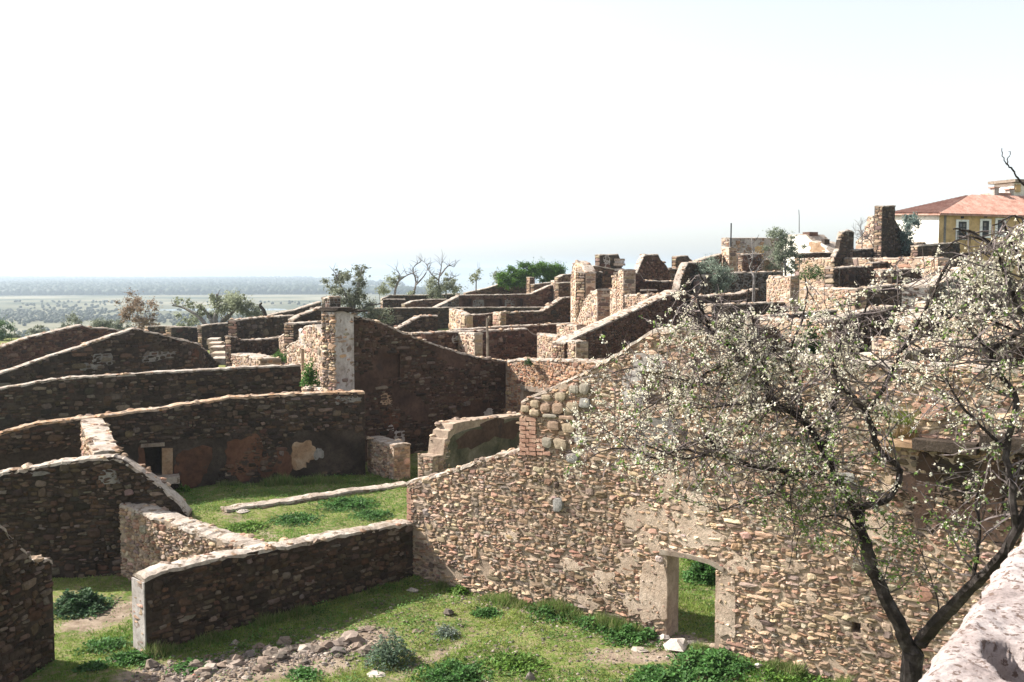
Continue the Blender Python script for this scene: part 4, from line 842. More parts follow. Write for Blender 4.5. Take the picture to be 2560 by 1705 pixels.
def leafy(label, px, py, wpx, hm, n, col, name='leafy_weed', cat='weed', z=None, Y=None, group=None, lsz=(.05, .12), sx=1.0, parent=None):
    q = at_z(px, py, 0) if Y is None else at_y(px, py, Y)
    if Y is None: q[2] = float(G(q[0], q[1]))
    if z is not None: q[2] = z
    R = wpx / F * q[1] / 2
    x = np.clip(rng.normal(0, .45, n), -1, 1) * R * sx; y = np.clip(rng.normal(0, .45, n), -1, 1) * R
    lump = .55 + .45 * np.sin(x * 7 / max(R, .3) + px) * np.cos(y * 5 / max(R, .3) + py)
    top = hm * np.sqrt(np.clip(1 - (x / R / sx) ** 2 - (y / R) ** 2, .03, 1)) * lump
    zz = top * rng.uniform(.1, 1, n) ** .6
    if Y is None: zz = zz + G(q[0] + x, q[1] + y) - q[2]
    L = rng.uniform(*lsz, n); a = rng.uniform(0, 6.283, n); el = rng.normal(.35, .5, n)
    d = np.stack([np.cos(a) * np.cos(el), np.sin(a) * np.cos(el), np.sin(el)], -1); s = np.stack([-np.sin(a), np.cos(a), rng.normal(0, .3, n)], -1)
    c0 = np.stack([x, y, zz], -1) + np.array(q); w = L * rng.uniform(.22, .4, n)
    V = np.zeros((n, 4, 3)); V[:, 0] = c0; V[:, 1] = c0 + d * (L * .55)[:, None] + s * w[:, None]; V[:, 2] = c0 + d * L[:, None] - np.array([0, 0, 1]) * (L * .25)[:, None]; V[:, 3] = c0 + d * (L * .55)[:, None] - s * w[:, None]
    C_ = np.array(col) * rng.uniform(.6, 1.5, (n, 1)) * (1 + rng.normal(0, .06, (n, 3)))
    b = Buf(); b.addnp(V.reshape(-1, 3), np.arange(4 * n).reshape(n, 4), np.repeat(np.clip(C_, .005, 1), 4, axis=0))
    o = b.build(name, LEAF, parent, loc=tuple(q)) if parent is None else b.build(name, LEAF, parent)
    if parent is None: tag(o, label, cat, group)
    return o
GRN = (.07, .155, .04); GRG = (.12, .17, .11); GRL = (.11, .19, .035)
WD = [('dark green leafy weed clump on the grass before the tall wall', 1400, 1535, 120, .5, 1500, GRN), ('leafy weed clump right of the largest clump', 1500, 1560, 110, .42, 1200, GRN),
      ('tall nettles at the left foot of the doorway', 1580, 1590, 110, .5, 1300, GRN), ('weeds sprouting at the foot of the tall wall by the shadow edge', 1150, 1478, 60, .25, 400, GRL),
      ('small leafy clump beside the lone dark stone', 1215, 1535, 55, .25, 380, GRN), ('broad weed clump in the lower middle grass', 1130, 1690, 150, .35, 1200, GRN), ('weed clump at the bottom edge right of the middle', 1290, 1660, 120, .22, 900, GRL),
      ('thick green bush of weeds before the doorway boulder', 1780, 1672, 150, .5, 2200, GRN), ('low trailing weeds right at the bottom edge', 1650, 1700, 130, .3, 1300, GRN), ('grass tufts at the foot of the wall near the tree', 1980, 1690, 130, .25, 900, GRL),
      ('weed clump in the shadow end of the gap at left', 200, 1520, 110, .75, 2200, (.06, .11, .05)), ('weed rosettes on the left turf', 265, 1620, 90, .18, 500, GRN), ('weeds by the corner of the low wall', 330, 1650, 90, .2, 500, GRN), ('weeds beside the near corner shadow', 235, 1675, 60, .15, 300, GRN),
      ('leafy weeds in the middle of the court', 740, 1300, 130, .35, 1100, GRN), ('leafy weed clump near the right side of the court', 870, 1262, 150, .4, 1500, GRN), ('weed patch by the broad dividing wall', 620, 1320, 110, .25, 700, GRL), ('low weeds near the low wall inside the court', 930, 1290, 110, .3, 900, GRN),
      ('sunlit sprig by the steps of the plastered wall', 460, 1228, 34, .4, 260, GRL), ('weeds beyond the doorway', 1755, 1450, 90, .7, 1500, GRN), ('taller weeds further beyond the doorway', 1765, 1400, 120, .9, 1800, GRL), ('small weeds in the rubble strip', 760, 1690, 70, .16, 300, GRN), ('low weeds left of the rubble strip', 480, 1670, 90, .15, 300, GRN)]
for l_, x_, y_, w_, h_, n_, c_ in WD:
    leafy(l_, x_, y_, w_ * (1.3 if y_ > 1480 else 1), h_ * (.62 if x_ < 1700 or y_ > 1500 else 1), int(n_ * 1.4), c_, lsz=(.05, .14))
leafy('grey green bushy shrub beside the rubble strip', 975, 1650, 120, .75, 3000, GRG, 'shrub', 'shrub', lsz=(.03, .08))
leafy('low grey lavender like bush on the grass', 1115, 1590, 70, .3, 900, (.20, .24, .19), 'shrub', 'shrub', lsz=(.03, .07))
leafy('green bush growing inside the shaded wall gap left of the pier', 775, 965, 44, 1.5, 1500, (.07, .16, .03), 'shrub', 'shrub', Y=46, z=None, lsz=(.06, .16))
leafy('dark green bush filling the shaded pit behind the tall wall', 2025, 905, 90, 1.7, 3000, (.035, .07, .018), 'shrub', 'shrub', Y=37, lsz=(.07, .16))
leafy('fresh green bush behind the low block left of the pier', 700, 905, 60, .9, 700, (.09, .17, .04), 'shrub', 'shrub', Y=62, lsz=(.08, .16))
leafy('green shrub on the slope right of the tall olive', 2030, 700, 80, 1.6, 1100, (.06, .11, .03), 'shrub', 'shrub', Y=76, lsz=(.1, .2))
leafy('plant rooted on top of the reddish sunlit wall', 1322, 912, 22, .45, 260, (.06, .10, .04), 'plant', 'plant', Y=47, lsz=(.06, .14))

# ------------------------------------------------------------------ trees
def tube(b, P, R, sides=5, col=(1, 1, 1)):
    P = [Vector(p) for p in P]; V = []; n = len(P)
    for i, p in enumerate(P):
        t = (P[min(i + 1, n - 1)] - P[max(i - 1, 0)]).normalized()
        a = t.cross(Vector((0.31, .12, .94)) if abs(t.z) < .9 else Vector((1, 0, 0))).normalized(); c2 = t.cross(a)
        for k in range(sides):
            th = 2 * math.pi * k / sides; q = p + (a * math.cos(th) + c2 * math.sin(th)) * R[i]; V.append(tuple(q))
    Fc = [(i * sides + k, i * sides + (k + 1) % sides, (i + 1) * sides + (k + 1) % sides, (i + 1) * sides + k) for i in range(n - 1) for k in range(sides)]
    if sides > 3: Fc.append(tuple((n - 1) * sides + k for k in range(sides)))
    b.add(V, Fc, col)
def smooth_poly(P, R, sub=3):
    P = [Vector(p) for p in P]; out = []; ro = []
    for i in range(len(P) - 1):
        p0, p1, p2, p3 = P[max(i - 1, 0)], P[i], P[i + 1], P[min(i + 2, len(P) - 1)]
        for k in range(sub):
            t = k / sub
            out.append(.5 * ((2 * p1) + (p2 - p0) * t + (2 * p0 - 5 * p1 + 4 * p2 - p3) * t * t + (3 * p1 - p0 - 3 * p2 + p3) * t ** 3)); ro.append(R[i] * (1 - t) + R[i + 1] * t)
    out.append(P[-1]); ro.append(R[-1]); return out, ro

def leaf_cloud(cs, n, size, col, flat=.8):
    """cs: list of (centre, radius); returns verts, faces, colours of n small leaf faces"""
    w = np.array([r ** 2.2 for _, r in cs]); w /= w.sum(); idx = rng.choice(len(cs), n, p=w)
    cen = np.array([tuple(c_[0]) for c_ in cs])[idx]; rad = np.array([c_[1] for c_ in cs])[idx]
    d = rng.normal(0, 1, (n, 3)); d /= np.linalg.norm(d, axis=1)[:, None]; rr_ = rad * np.abs(rng.normal(0, .55, n))
    c0 = cen + d * rr_[:, None] * np.array([1, 1, flat])
    u = rng.normal(0, 1, (n, 3)); u /= np.linalg.norm(u, axis=1)[:, None]; v = np.cross(u, rng.normal(0, 1, (n, 3))); v /= np.linalg.norm(v, axis=1)[:, None]
    s = rng.uniform(*size, n)[:, None]
    V = np.stack([c0 - u * s, c0 + v * s * .45, c0 + u * s, c0 - v * s * .45], 1)
    C_ = np.array(col) * rng.uniform(.55, 1.5, (n, 1)) * rng.uniform(.85, 1.15, (len(cs), 1))[idx]
    return V.reshape(-1, 3), np.arange(4 * n).reshape(n, 4), np.repeat(C_, 4, axis=0)

def tree(label, px, py, Y, crowns, trunks, n, size, col, name='olive_tree', bark=BARK_L, cat='tree', group=None, bare=0, tr=.12):
    """crowns: (px,py,rpx) blobs; trunks: pixel polylines; bare: number of bare twigs per limb"""
    base = at_y(px, py, Y); root = empty(name, base); tag(root, label, cat, group)
    k = Y / F; tb = Buf()
    for ti, pl in enumerate(trunks):
        P = [at_y(x_, y_, Y + (rnd.uniform(-.6, .6) if i else 0)) for i, (x_, y_) in enumerate(pl)]
        if ti == 0 or pl[0] == (px, py): P[0] = base.copy(); P[0][2] -= .3
        rr_ = [tr * (1 - .75 * i / (len(P) - 1)) * (1 if ti == 0 else .7) for i in range(len(P))]
        PP, RR = smooth_poly(P, rr_, 3); tube(tb, PP, RR, 6)
        for _ in range(bare):
            i = rnd.randrange(len(PP) // 2, len(PP)); p = PP[i]; dd = Vector((rnd.gauss(0, 1), rnd.gauss(0, .7), rnd.uniform(.2, 1.3))).normalized() * rnd.uniform(.4, 1.3) * (k / .04)
            m_ = p + dd * .5 + Vector((rnd.gauss(0, .1), 0, rnd.gauss(0, .1))); tube(tb, [p, m_, p + dd], [RR[i] * .45, .02 + RR[i] * .15, .01], 3)
    tb.build('trunk', bark, root)
    if n:
        cs = []
        for x_, y_, r_ in crowns:
            q = at_y(x_, y_, Y); R = r_ * k
            for _ in range(9): cs.append((q + np.array([rnd.gauss(0, .6) * R, rnd.gauss(0, .6) * R, rnd.gauss(0, .5) * R]), R * rnd.uniform(.3, .95)))
        V, FA, C_ = leaf_cloud(cs, int(n * 1.25), (size[0] * .62, size[1] * .62), np.array(col) * 1.35); b = Buf(); b.addnp(V, FA, C_); o = b.build('crown', LEAF, root)
    return root
OL = (.20, .215, .145); OLB = (.17, .20, .15)
tree('old olive with two trunks on the grassy terrace at the left', 545, 848, 106, [(590, 770, 32), (625, 775, 26), (555, 762, 20), (500, 775, 15), (470, 760, 12), (535, 745, 12), (445, 752, 8), (645, 790, 14), (600, 750, 16), (530, 790, 12)],
     [[(545, 848), (541, 820), (538, 795), (545, 770), (542, 735)], [(545, 848), (550, 815), (575, 790), (600, 760)], [(541, 825), (528, 800), (515, 780), (500, 765)], [(522, 845), (512, 810), (490, 787), (455, 768), (430, 764)], [(556, 850), (551, 825), (555, 800), (590, 775)]], 9000, (.12, .26), OL, tr=.42, bare=6)
tree('reddish brown young tree left of the olive', 350, 850, 118, [(335, 765, 26), (360, 770, 24), (350, 795, 30), (375, 800, 20), (320, 790, 18)], [[(350, 850), (348, 810), (342, 770)], [(350, 830), (370, 800), (380, 780)]], 4200, (.12, .26), (.17, .12, .08), name='small_tree', bare=10)
tree('low greenish tree by the far enclosure wall', 470, 822, 125, [(470, 805, 18), (460, 815, 12)], [[(470, 822), (470, 800)]], 900, (.15, .3), OL, name='small_tree')
tree('plumed olive with two upright sprays behind the tall pier', 880, 800, 78, [(840, 700, 20), (860, 690, 17), (905, 680, 18), (908, 705, 16), (835, 725, 17), (880, 755, 26), (925, 770, 26), (860, 745, 22), (950, 785, 24), (900, 735, 18), (970, 800, 16)],
     [[(880, 800), (885, 760), (895, 720), (905, 670)], [(885, 780), (865, 740), (845, 700), (838, 680)], [(883, 790), (920, 765), (950, 760)]], 9000, (.08, .19), (.16, .17, .12), bare=8, tr=.2)
tree('bare tree with a drooping olive skirt, left of the far group', 985, 745, 128, [(975, 712, 18), (990, 700, 14), (965, 725, 14)], [[(985, 745), (990, 715), (1000, 700), (1018, 688), (1035, 682)], [(990, 720), (1000, 690), (990, 675)]], 2200, (.12, .24), OL, bare=10, tr=.18)
tree('leafless curved tree in the middle of the far group', 1030, 745, 130, [(1032, 735, 10)], [[(1026, 745), (1040, 705), (1032, 672), (1050, 655)], [(1040, 712), (1060, 690), (1070, 668), (1060, 655)], [(1035, 725), (1045, 695), (1030, 685)]], 300, (.12, .24), OL, name='bare_tree', bare=14, tr=.16)
tree('tall far tree with a bushy olive base and bare crown', 1105, 745, 128, [(1085, 720, 22), (1110, 715, 24), (1130, 722, 18), (1120, 700, 18), (1090, 735, 18)], [[(1098, 745), (1096, 710), (1102, 675), (1105, 652)], [(1100, 690), (1120, 665), (1135, 668)], [(1096, 700), (1078, 685), (1070, 672)], [(1115, 745), (1118, 705), (1140, 690)]], 5200, (.12, .24), OL, bare=14, tr=.17)
tree('slender young tree alone before the lake glare', 1190, 722, 132, [(1190, 690, 13), (1198, 680, 10), (1183, 698, 9)], [[(1190, 722), (1191, 700), (1196, 678)]], 700, (.12, .24), OL, name='small_tree', bare=5, tr=.12)
tree('misty pale bush left of the bright green bushes', 1245, 708, 150, [(1245, 690, 16), (1240, 700, 14)], [[(1245, 708), (1245, 690)]], 800, (.15, .3), (.2, .22, .18), name='small_tree')
for i_, (l_, x_, y_, r_) in enumerate((('leftmost bright green round bush above the red walls', 1275, 690, 20), ('bright green bush in the middle of the round row', 1315, 682, 24), ('tallest bright green bush of the round row', 1350, 675, 26), ('rightmost bright green bush of the round row', 1380, 680, 22))):
    tree(l_, x_, 715, 136 + i_, [(x_, y_, r_), (x_ - r_ * .6, y_ + 8, r_ * .7), (x_ + r_ * .5, y_ + 6, r_ * .7)], [[(x_, 715), (x_, y_)]], 9000, (.12, .28), (.06, .115, .02), name='round_bush', cat='bush', group='bright green bushes in a row')
tree('silvery olive bush in front of the leaning ruin', 1790, 742, 74, [(1770, 685, 24), (1795, 680, 26), (1815, 695, 22), (1760, 710, 18), (1795, 712, 26), (1745 + 60, 725, 18), (1775, 668, 16)], [[(1790, 742), (1790, 710), (1785, 680)], [(1790, 730), (1805, 700)]], 6500, (.07, .15), (.17, .20, .155), bare=6)
tree('tall feathery olive in front of the white cottage', 1965, 690, 84, [(1955, 600, 22), (1975, 615, 24), (1945, 625, 20), (1965, 645, 24), (1985, 640, 18), (1940, 655, 18), (1970, 670, 18), (1950, 590, 16)], [[(1965, 690), (1962, 650), (1965, 610)], [(1963, 660), (1945, 630)]], 7500, (.08, .17), (.15, .17, .12), bare=6)
tree('young bare tree with a pale forked trunk', 1884, 742, 62, [], [[(1884, 742), (1885, 710), (1884, 690), (1875, 670), (1868, 640)], [(1884, 692), (1897, 668), (1912, 650)], [(1875, 668), (1882, 645), (1880, 610)]], 0, (.1, .2), OL, name='bare_tree', bare=12, tr=.1)
tree('bluish shrub standing at the corner of the yellow house', 2262, 622, 93, [(2262, 590, 22), (2270, 560, 18), (2255, 600, 22), (2280, 545, 12), (2290, 560, 12)], [[(2258, 622), (2264, 590), (2275, 555)]], 4200, (.09, .2), (.13, .17, .15), name='shrub', cat='shrub', bare=5)
tree('leafless pinkish shrub between ruined pillar and tower', 2155, 620, 92, [], [[(2150, 620), (2155, 590), (2150, 565)], [(2152, 605), (2180, 580)], [(2185, 620), (2170, 595), (2140, 585)], [(2195, 622), (2180, 600), (2150, 598)]], 0, (.1, .2), OL, name='bare_tree', bare=22, tr=.06)
tree('dark green treetop cut by the left edge', 0, 850, 118, [(-5, 820, 24), (5, 835, 18), (-18, 845, 20)], [[(-5, 870), (-4, 820)]], 3200, (.12, .26), (.07, .11, .05), name='small_tree')
for i_, (l_, x_, y_, r_) in enumerate((('misty green tree on the slope beyond the left walls', 40, 845, 24), ('low misty tree beyond the ridge of the reddish wall', 105, 830, 20), ('brownish misty tree just left of the young reddish tree', 258, 810, 20), ('small misty bush on the rim above the reddish wall', 175, 812, 18), ('grey green bush left of the far low wall', 300, 815, 16))):
    tree(l_, x_, y_ + 40, 150 + 8 * i_, [(x_, y_, r_), (x_ + 14, y_ + 10, r_ * .8), (x_ - 14, y_ + 9, r_ * .8)], [[(x_, y_ + 40), (x_, y_)]], 2200, (.2, .4), (.13, .14, .10), name='small_tree', group='trees on the slope beyond the left walls')
# broken snag
q = at_y(664, 792, 100); b = Buf(); P = [at_y(664, 795, 100), at_y(660, 778, 100), at_y(652, 766, 100), at_y(650, 762, 100), at_y(655, 757, 100)]
tube(b, *smooth_poly(P, [.22, .2, .16, .14, .06], 3), 6); tag(b.build('tree_stump', BARK, loc=tuple(q)), 'dark broken tree snag sticking up behind the roofless house', 'tree stump')
# timber post in the centre
q = at_y(1219, 890, 54); b = Buf(); tube(b, [at_y(1219, 960, 54), at_y(1219, 850, 54), at_y(1217, 795, 54)], [.1, .085, .06], 6)
tube(b, [at_y(1217, 808, 54), at_y(1222, 796, 54), at_y(1224, 790, 54)], [.06, .07, .06], 5)
tag(b.build('timber_post', WOOD, loc=tuple(q)), 'old upright timber post behind the great gable', 'post')
tag(None or (lambda b: (tube(b, [at_y(1996 + 2, 582, 104), at_y(1998, 540, 104), at_y(1997, 524, 104)], [.04, .035, .03], 4), b.build('aerial', IRON, loc=tuple(at_y(1998, 582, 104))))[1])(Buf()), 'thin aerial rod rising above the white cottage', 'aerial')

# far wood and scrub
ICO = None
def blobs(name, label, pts, rad, col, seedc=.3):
    n = len(pts); rg = 6
    V1 = [(0, 0, 1)]; 
    for zc, rc in ((.6, .8), (0, 1.0), (-.6, .7)):
        for k in range(rg): a = k * 2 * math.pi / rg + zc; V1.append((rc * math.cos(a), rc * math.sin(a), zc))
    V1 = np.array(V1); m = len(V1)
    Fq = [(1 + i * rg + k, 1 + (i + 1) * rg + k, 1 + (i + 1) * rg + (k + 1) % rg, 1 + i * rg + (k + 1) % rg) for i in range(2) for k in range(rg)]; Ft = [(0, 1 + k, 1 + (k + 1) % rg) for k in range(rg)]
    R = rng.uniform(.7, 1.3, (n, 1, 1)) * rad; V = V1[None] * R * rng.uniform(.75, 1.25, (n, m, 1)) * np.array([1, 1, .9]) + pts[:, None, :] + np.array([0, 0, rad * .7])
    off = np.arange(n) * m; FF = [tuple(np.array(f) + o) for o in off for f in Fq + Ft] if n < 1 else None
    A4 = (np.array(Fq)[None] + off[:, None, None]).reshape(-1, 4); A3 = (np.array(Ft)[None] + off[:, None, None]).reshape(-1, 3)
    C_ = np.repeat(np.array(col) * rng.uniform(.6, 1.4, (n, 1)), m, axis=0)
    me_o = mesh_obj(name, V.reshape(-1, 3), A4.tolist() + A3.tolist(), LEAF, cols=C_, smooth=True)
    tag(me_o, label, 'wood', kind='stuff')
def scat(n, y0, y1, a0, a1, dens):
    out = []
    while len(out) < n:
        y = math.exp(rnd.uniform(math.log(y0), math.log(y1))); a = rnd.uniform(a0, a1); x = a * y
        if rnd.random() < dens(x, y) and lake_mask(x, y) < .3: out.append((x, y, float(G(x, y))))
    return np.array(out)
blobs('far_wood', 'hazy blue belt of woodland far across the plain', scat(9000, 2300, 6500, -.62, -.07, lambda x, y: max(0., min(1, .75 + .6 * float(sn(x, y, .002, 1)) - (.5 if x / y > -.2 else 0)))), 9, (.035, .05, .03))
blobs('scrub', 'dark scrub scattered over the pale fields below the village', scat(6500, 330, 1750, -.62, -.1, lambda x, y: max(0.02, .35 + .9 * float(sn(x, y, .006, 2)) if y < 1350 else .10)), 2.3, (.045, .055, .03))

# ------------------------------------------------------------------ yellow house
hA = c(2341, 96); hE = c(2700, 103); hD = (hE - hA) / np.linalg.norm(hE - hA); hN = np.array([hD[1], -hD[0]])
zE = on_plane(2400, 536, hA, hD)[2]; zB = zE - 9.5
L_ = 18.0; Dp = 6.0; house = empty('yellow_house', (hA[0], hA[1], zB)); tag(house, 'ochre yellow house with red tiled roof and white framed windows on the hill', 'house')
HW = dict(A=hA, D=hD, N=hN)
def hp(s, d, z): q = hA + hD * s - hN * d; return (q[0], q[1], z)
b = Buf(); b.add([hp(0, 0, zB), hp(L_, 0, zB), hp(L_, Dp, zB), hp(0, Dp, zB), hp(0, 0, zE), hp(L_, 0, zE), hp(L_, Dp, zE), hp(0, Dp, zE)], BOXF); b.build('wall', PL_YELLOW, house)
b = Buf(); b.add([hp(-.03, .02, zB), hp(-.03, Dp, zB), hp(-.03, Dp, zE + .2), hp(-.03, Dp * .5, zE + .1), hp(-.03, .02, zE), hp(-.003, .02, zB), hp(-.003, Dp, zB), hp(-.003, Dp, zE + .2), hp(-.003, Dp * .5, zE + .1), hp(-.003, .02, zE)], [(0, 1, 2, 3, 4), (9, 8, 7, 6, 5), (0, 4, 9, 5), (1, 0, 5, 6), (2, 1, 6, 7), (3, 2, 7, 8), (4, 3, 8, 9)]); b.build('side_wall', PL_CREAM, house)['label'] = 'cream rendered sunlit side wall'
# stone corner strip
b = Buf(); b.add([hp(.55, -.02, zB), hp(.85, -.02, zB), hp(.85, -.003, zB), hp(.55, -.003, zB), hp(.55, -.02, zE - .1), hp(.85, -.02, zE - .1), hp(.85, -.003, zE - .1), hp(.55, -.003, zE - .1)], BOXF); b.build('corner_strip', PL_GREY, house)
# roof: hipped, pan tiles as ribs
ridge = zE + 2.3
_A3 = hA - hN * 3.1; _r = on_plane(2427, 487, _A3, hD); RL = tuple(float(v) for v in _r); sL = float((_r[:2] - hA) @ hD); ridge = RL[2]; print('ridge', sL, ridge - zE)
HW3 = dict(A=hA - hN * 3.4, D=hD, N=hN)
roof_pts = [hp(-.5, -.55, zE - .02), hp(L_ + .5, -.55, zE - .02), hp(L_ + .5, Dp + .5, zE + .3), hp(-.5, Dp + .5, zE + .35), RL, hp(L_ - 3, 3.1, RL[2] + .1)]
b = Buf(); b.add(roof_pts + [tuple(np.array(p) - (0, 0, .14)) for p in roof_pts[:4]], [(0, 1, 5, 4), (1, 2, 5), (2, 3, 4, 5), (3, 0, 4), (0, 6, 7, 1), (1, 7, 8, 2), (2, 8, 9, 3), (3, 9, 6, 0), (6, 9, 8, 7)]); rf = b.build('roof', TILE, house)
ru = Vector(roof_pts[0]); rv = Vector(roof_pts[1]); k4, k5 = Vector(roof_pts[4]), Vector(roof_pts[5])
b = Buf(); nt_ = 84
for i in range(nt_):
    t = (i + .5) / nt_; p0 = ru.lerp(rv, t); s = t * (L_ + 1)
    ta = min(1, s / (sL + .5), (L_ + 1 - s) / 3.5); 
    dirn = (Vector(hp(s - .5, 3.1, ridge)) - p0); p1 = p0 + dirn * max(ta, .05) * .97
    up = Vector((0, 0, .05)); tube(b, [p0 + up - dirn.normalized() * .06, p1 + up], [.085, .075], 5)
b.build('tile_ribs', TILE, rf)['kind'] = 'stuff'
b = Buf(); rw = Vector(roof_pts[3])
for i in range(36):
    t = (i + .5) / 36; p0 = ru.lerp(rw, t); ta = min(1, t / .5, (1 - t) / .5); k_ = p0 + (k4 - Vector(((ru + rw) / 2))) * ta * .95
    tube(b, [p0 + Vector((0, 0, .05)), k_ + Vector((0, 0, .05))], [.085, .075], 5)
b.build('tile_ribs', TILE, rf)['kind'] = 'stuff'
for x0, x1, y0, y1, balc in ((2389, 2421, 549, 600, True), (2449, 2477, 547, 595, False), (2487, 2514, 545, 592, False), (2600, 2628, 541, 588, False)):
    f = face_box(house, HW, x0, x1, y0, y1, .06, .003, WHITE, 'window')
    face_box(f, HW, x0 + 6, x1 - 6, y0 + 5, y1 - 5, .064, .045, IRON, 'shutter')
    for (u0, u1, v0, v1) in ((9, 15, 10, 19), (17, 23, 10, 19), (9, 15, 22, 33), (17, 23, 22, 33)):
        if x0 + u1 < x1 - 5: face_box(f, HW, x0 + u0, x0 + u1, y0 + v0, y0 + v1, .074, .066, PL_GREY if rnd.random() < .5 else GLASS, 'pane')
    q = at_y((x0 + x1) / 2, y0 - 6, 97.5)
    face_box(house, HW, (x0 + x1) / 2 - 3, (x0 + x1) / 2 + 3, y0 - 8, y0 - 3, .12, .003, IRON, 'vent')
    if balc:
        for k in range(12): face_box(house, HW, x0 - 5 + k * 3.6, x0 - 4.3 + k * 3.6, 580, 600, .5, .46, IRON, 'railing_bar')
        face_box(house, HW, x0 - 6, x1 + 6, 578, 580, .52, .44, IRON, 'handrail')
face_box(house, HW, 2530, 2541, 539, 544, .03, .003, WHITE, 'plaque')
for (x0, x1, y0, y1, m_, dd) in ((2486, 2497, 470, 508, PL_WHITE, 3.4), (2524, 2533, 474, 508, PL_WHITE, 3.6)):
    f = face_box(house, HW3, x0, x1, y0, y1 + 10, 0, -.6, m_, 'chimney', None, .01); face_box(f, HW3, x0 - 2, x1 + 2, y0 - 3, y0, .08, -.7, TILE, 'chimney_cap')
# upper storey at the frame edge with its own eave
f = face_box(house, HW3, 2534, 2700, 460, 515, 0, -2.5, PL_CREAM, 'upper_storey'); f['label'] = 'cream upper storey cut by the right edge'
face_box(f, HW3, 2528, 2700, 452, 459, .5, -3, WOOD, 'eave'); face_box(f, HW3, 2537, 2549, 461, 480, .15, .003, PL_YELLOW, 'bracket')
f2 = face_box(house, HW3, 2497, 2533, 488, 515, -.2, -2, PL_YELLOW, 'dormer'); face_box(f2, HW3, 2494, 2533, 482, 488, 0, -2.2, TILE, 'dormer_roof')

# ------------------------------------------------------------------ foreground plum tree
T0 = Vector(at_y(2268, 1700, 11.0)); root = empty('plum_tree', (T0.x, T0.y, 0)); tag(root, 'blossoming plum tree with a dark forked trunk close in front of the tall wall', 'tree')
tb = Buf(); SEG = []
def limb(pts, r0, r1, buf=tb, sides=7, sub=4, mat=None, twig=1.0):
    P = [Vector(at_y(x, y, Y)) for x, y, Y in pts]; n_ = len(P); R = [(r0 + (r1 - r0) * i / (n_ - 1)) * (1 if r0 > .06 else .8) for i in range(n_)]
    PP, RR = smooth_poly(P, R, sub)
    PP = [p + Vector((rnd.gauss(0, 1), rnd.gauss(0, 1), rnd.gauss(0, 1))) * .006 for p in PP]
    tube(buf, PP, RR, sides); SEG.append((PP, RR, twig)); return PP
base = [T0 * 1.0]; PT = [Vector((T0.x + .08, T0.y, -.2)), Vector((T0.x + .05, T0.y, 1.3)), Vector((T0.x + .02, T0.y, 2.5)), Vector(at_y(2277, 1705, 11)), Vector(at_y(2280, 1660, 11)), Vector(at_y(2283, 1632, 11))]
tube(tb, *smooth_poly(PT, [.19, .16, .14, .12, .115, .12], 4), 10)
tube(tb, *smooth_poly([Vector(at_y(2286, 1700, 11.05)) - Vector((.03, 0, 1.5)), Vector(at_y(2272, 1720, 10.93)), Vector(at_y(2268, 1650, 10.93))], [.07, .07, .03], 3), 6)
limb([(2288, 1640, 11), (2262, 1600, 11), (2245, 1553, 11), (2211, 1488, 11.05), (2184, 1426, 11.1), (2165, 1362, 11.1), (2150, 1310, 11.2), (2148, 1265, 11.3)], .092, .055, twig=.4)
limb([(2275, 1645, 11), (2312, 1592, 10.9), (2345, 1552, 10.7), (2387, 1512, 10.5), (2425, 1470, 10.3), (2480, 1415, 10.0), (2540, 1330, 9.8), (2580, 1240, 9.8)], .088, .045, twig=.6)
limb([(2148, 1275, 11.3), (2175, 1262, 11.1), (2214, 1251, 11.0), (2240, 1222, 11), (2249, 1185, 11), (2240, 1160, 11), (2209, 1140, 11), (2192, 1112, 11), (2181, 1068, 11), (2164, 1032, 11), (2140, 1000, 11), (2124, 985, 11.0)], .05, .036, twig=.6)
limb([(2150, 1310, 11.2), (2110, 1230, 11.5), (2060, 1130, 11.7), (2011, 1055, 11.8), (1965, 1025, 11.8), (1937, 1005, 11.8), (1915, 960, 11.8), (1895, 930, 11.9), (1867, 890, 12), (1830, 868, 12), (1797, 848, 12), (1775, 820, 12.1), (1762, 790, 12.1)], .055, .022)
limb([(2150, 1320, 11.2), (2120, 1240, 11.2), (2065, 1190, 11.2), (1985, 1182, 11.2), (1888, 1166, 11.1), (1835, 1144, 11.0), (1797, 1118, 11.0), (1760, 1090, 10.9)], .05, .02)
limb([(1985, 1182, 11.2), (1950, 1215, 11.2), (1912, 1242, 11.1), (1850, 1262, 11.0), (1790, 1280, 11)], .028, .008, sides=5)
limb([(1835, 1144, 11), (1780, 1140, 10.9), (1700, 1125, 10.8), (1640, 1145, 10.8), (1595, 1128, 10.7), (1555, 1122, 10.7), (1500, 1130, 10.7), (1455, 1160, 10.6)], .02, .006, sides=5)
limb([(1797, 1118, 11), (1740, 1145, 10.9), (1680, 1140, 10.9), (1610, 1110, 10.9), (1590, 1090, 10.9)], .018, .006, sides=5)
limb([(1937, 1005, 11.8), (1900, 1015, 11.7), (1840, 1012, 11.6), (1760, 1020, 11.6), (1735, 1017, 11.5)], .022, .008, sides=5)
limb([(1920, 985, 11.8), (1905, 1020, 11.8), (1860, 1075, 11.8), (1810, 1120, 11.8)], .016, .006, sides=5)
limb([(1735, 920, 12), (1730, 990, 12), (1725, 1050, 12), (1712, 1120, 12), (1710, 1150, 12)], .016, .006, sides=5)
limb([(1867, 890, 12), (1840, 905, 12), (1790, 920, 12), (1720, 958, 12), (1660, 992, 12), (1600, 1030, 12), (1540, 1065, 12)], .024, .006, sides=5)
limb([(1895, 930, 12), (1850, 955, 12), (1780, 960, 12), (1720, 952, 12), (1665, 945, 12), (1640, 915, 12), (1560, 925, 12), (1480, 935, 12)], .02, .005, sides=5)
limb([(1762, 790, 12.1), (1748, 762, 12.1), (1745, 735, 12.1), (1758, 710, 12.2), (1752, 690, 12.2), (1742, 672, 12.2)], .028, .008, sides=5)
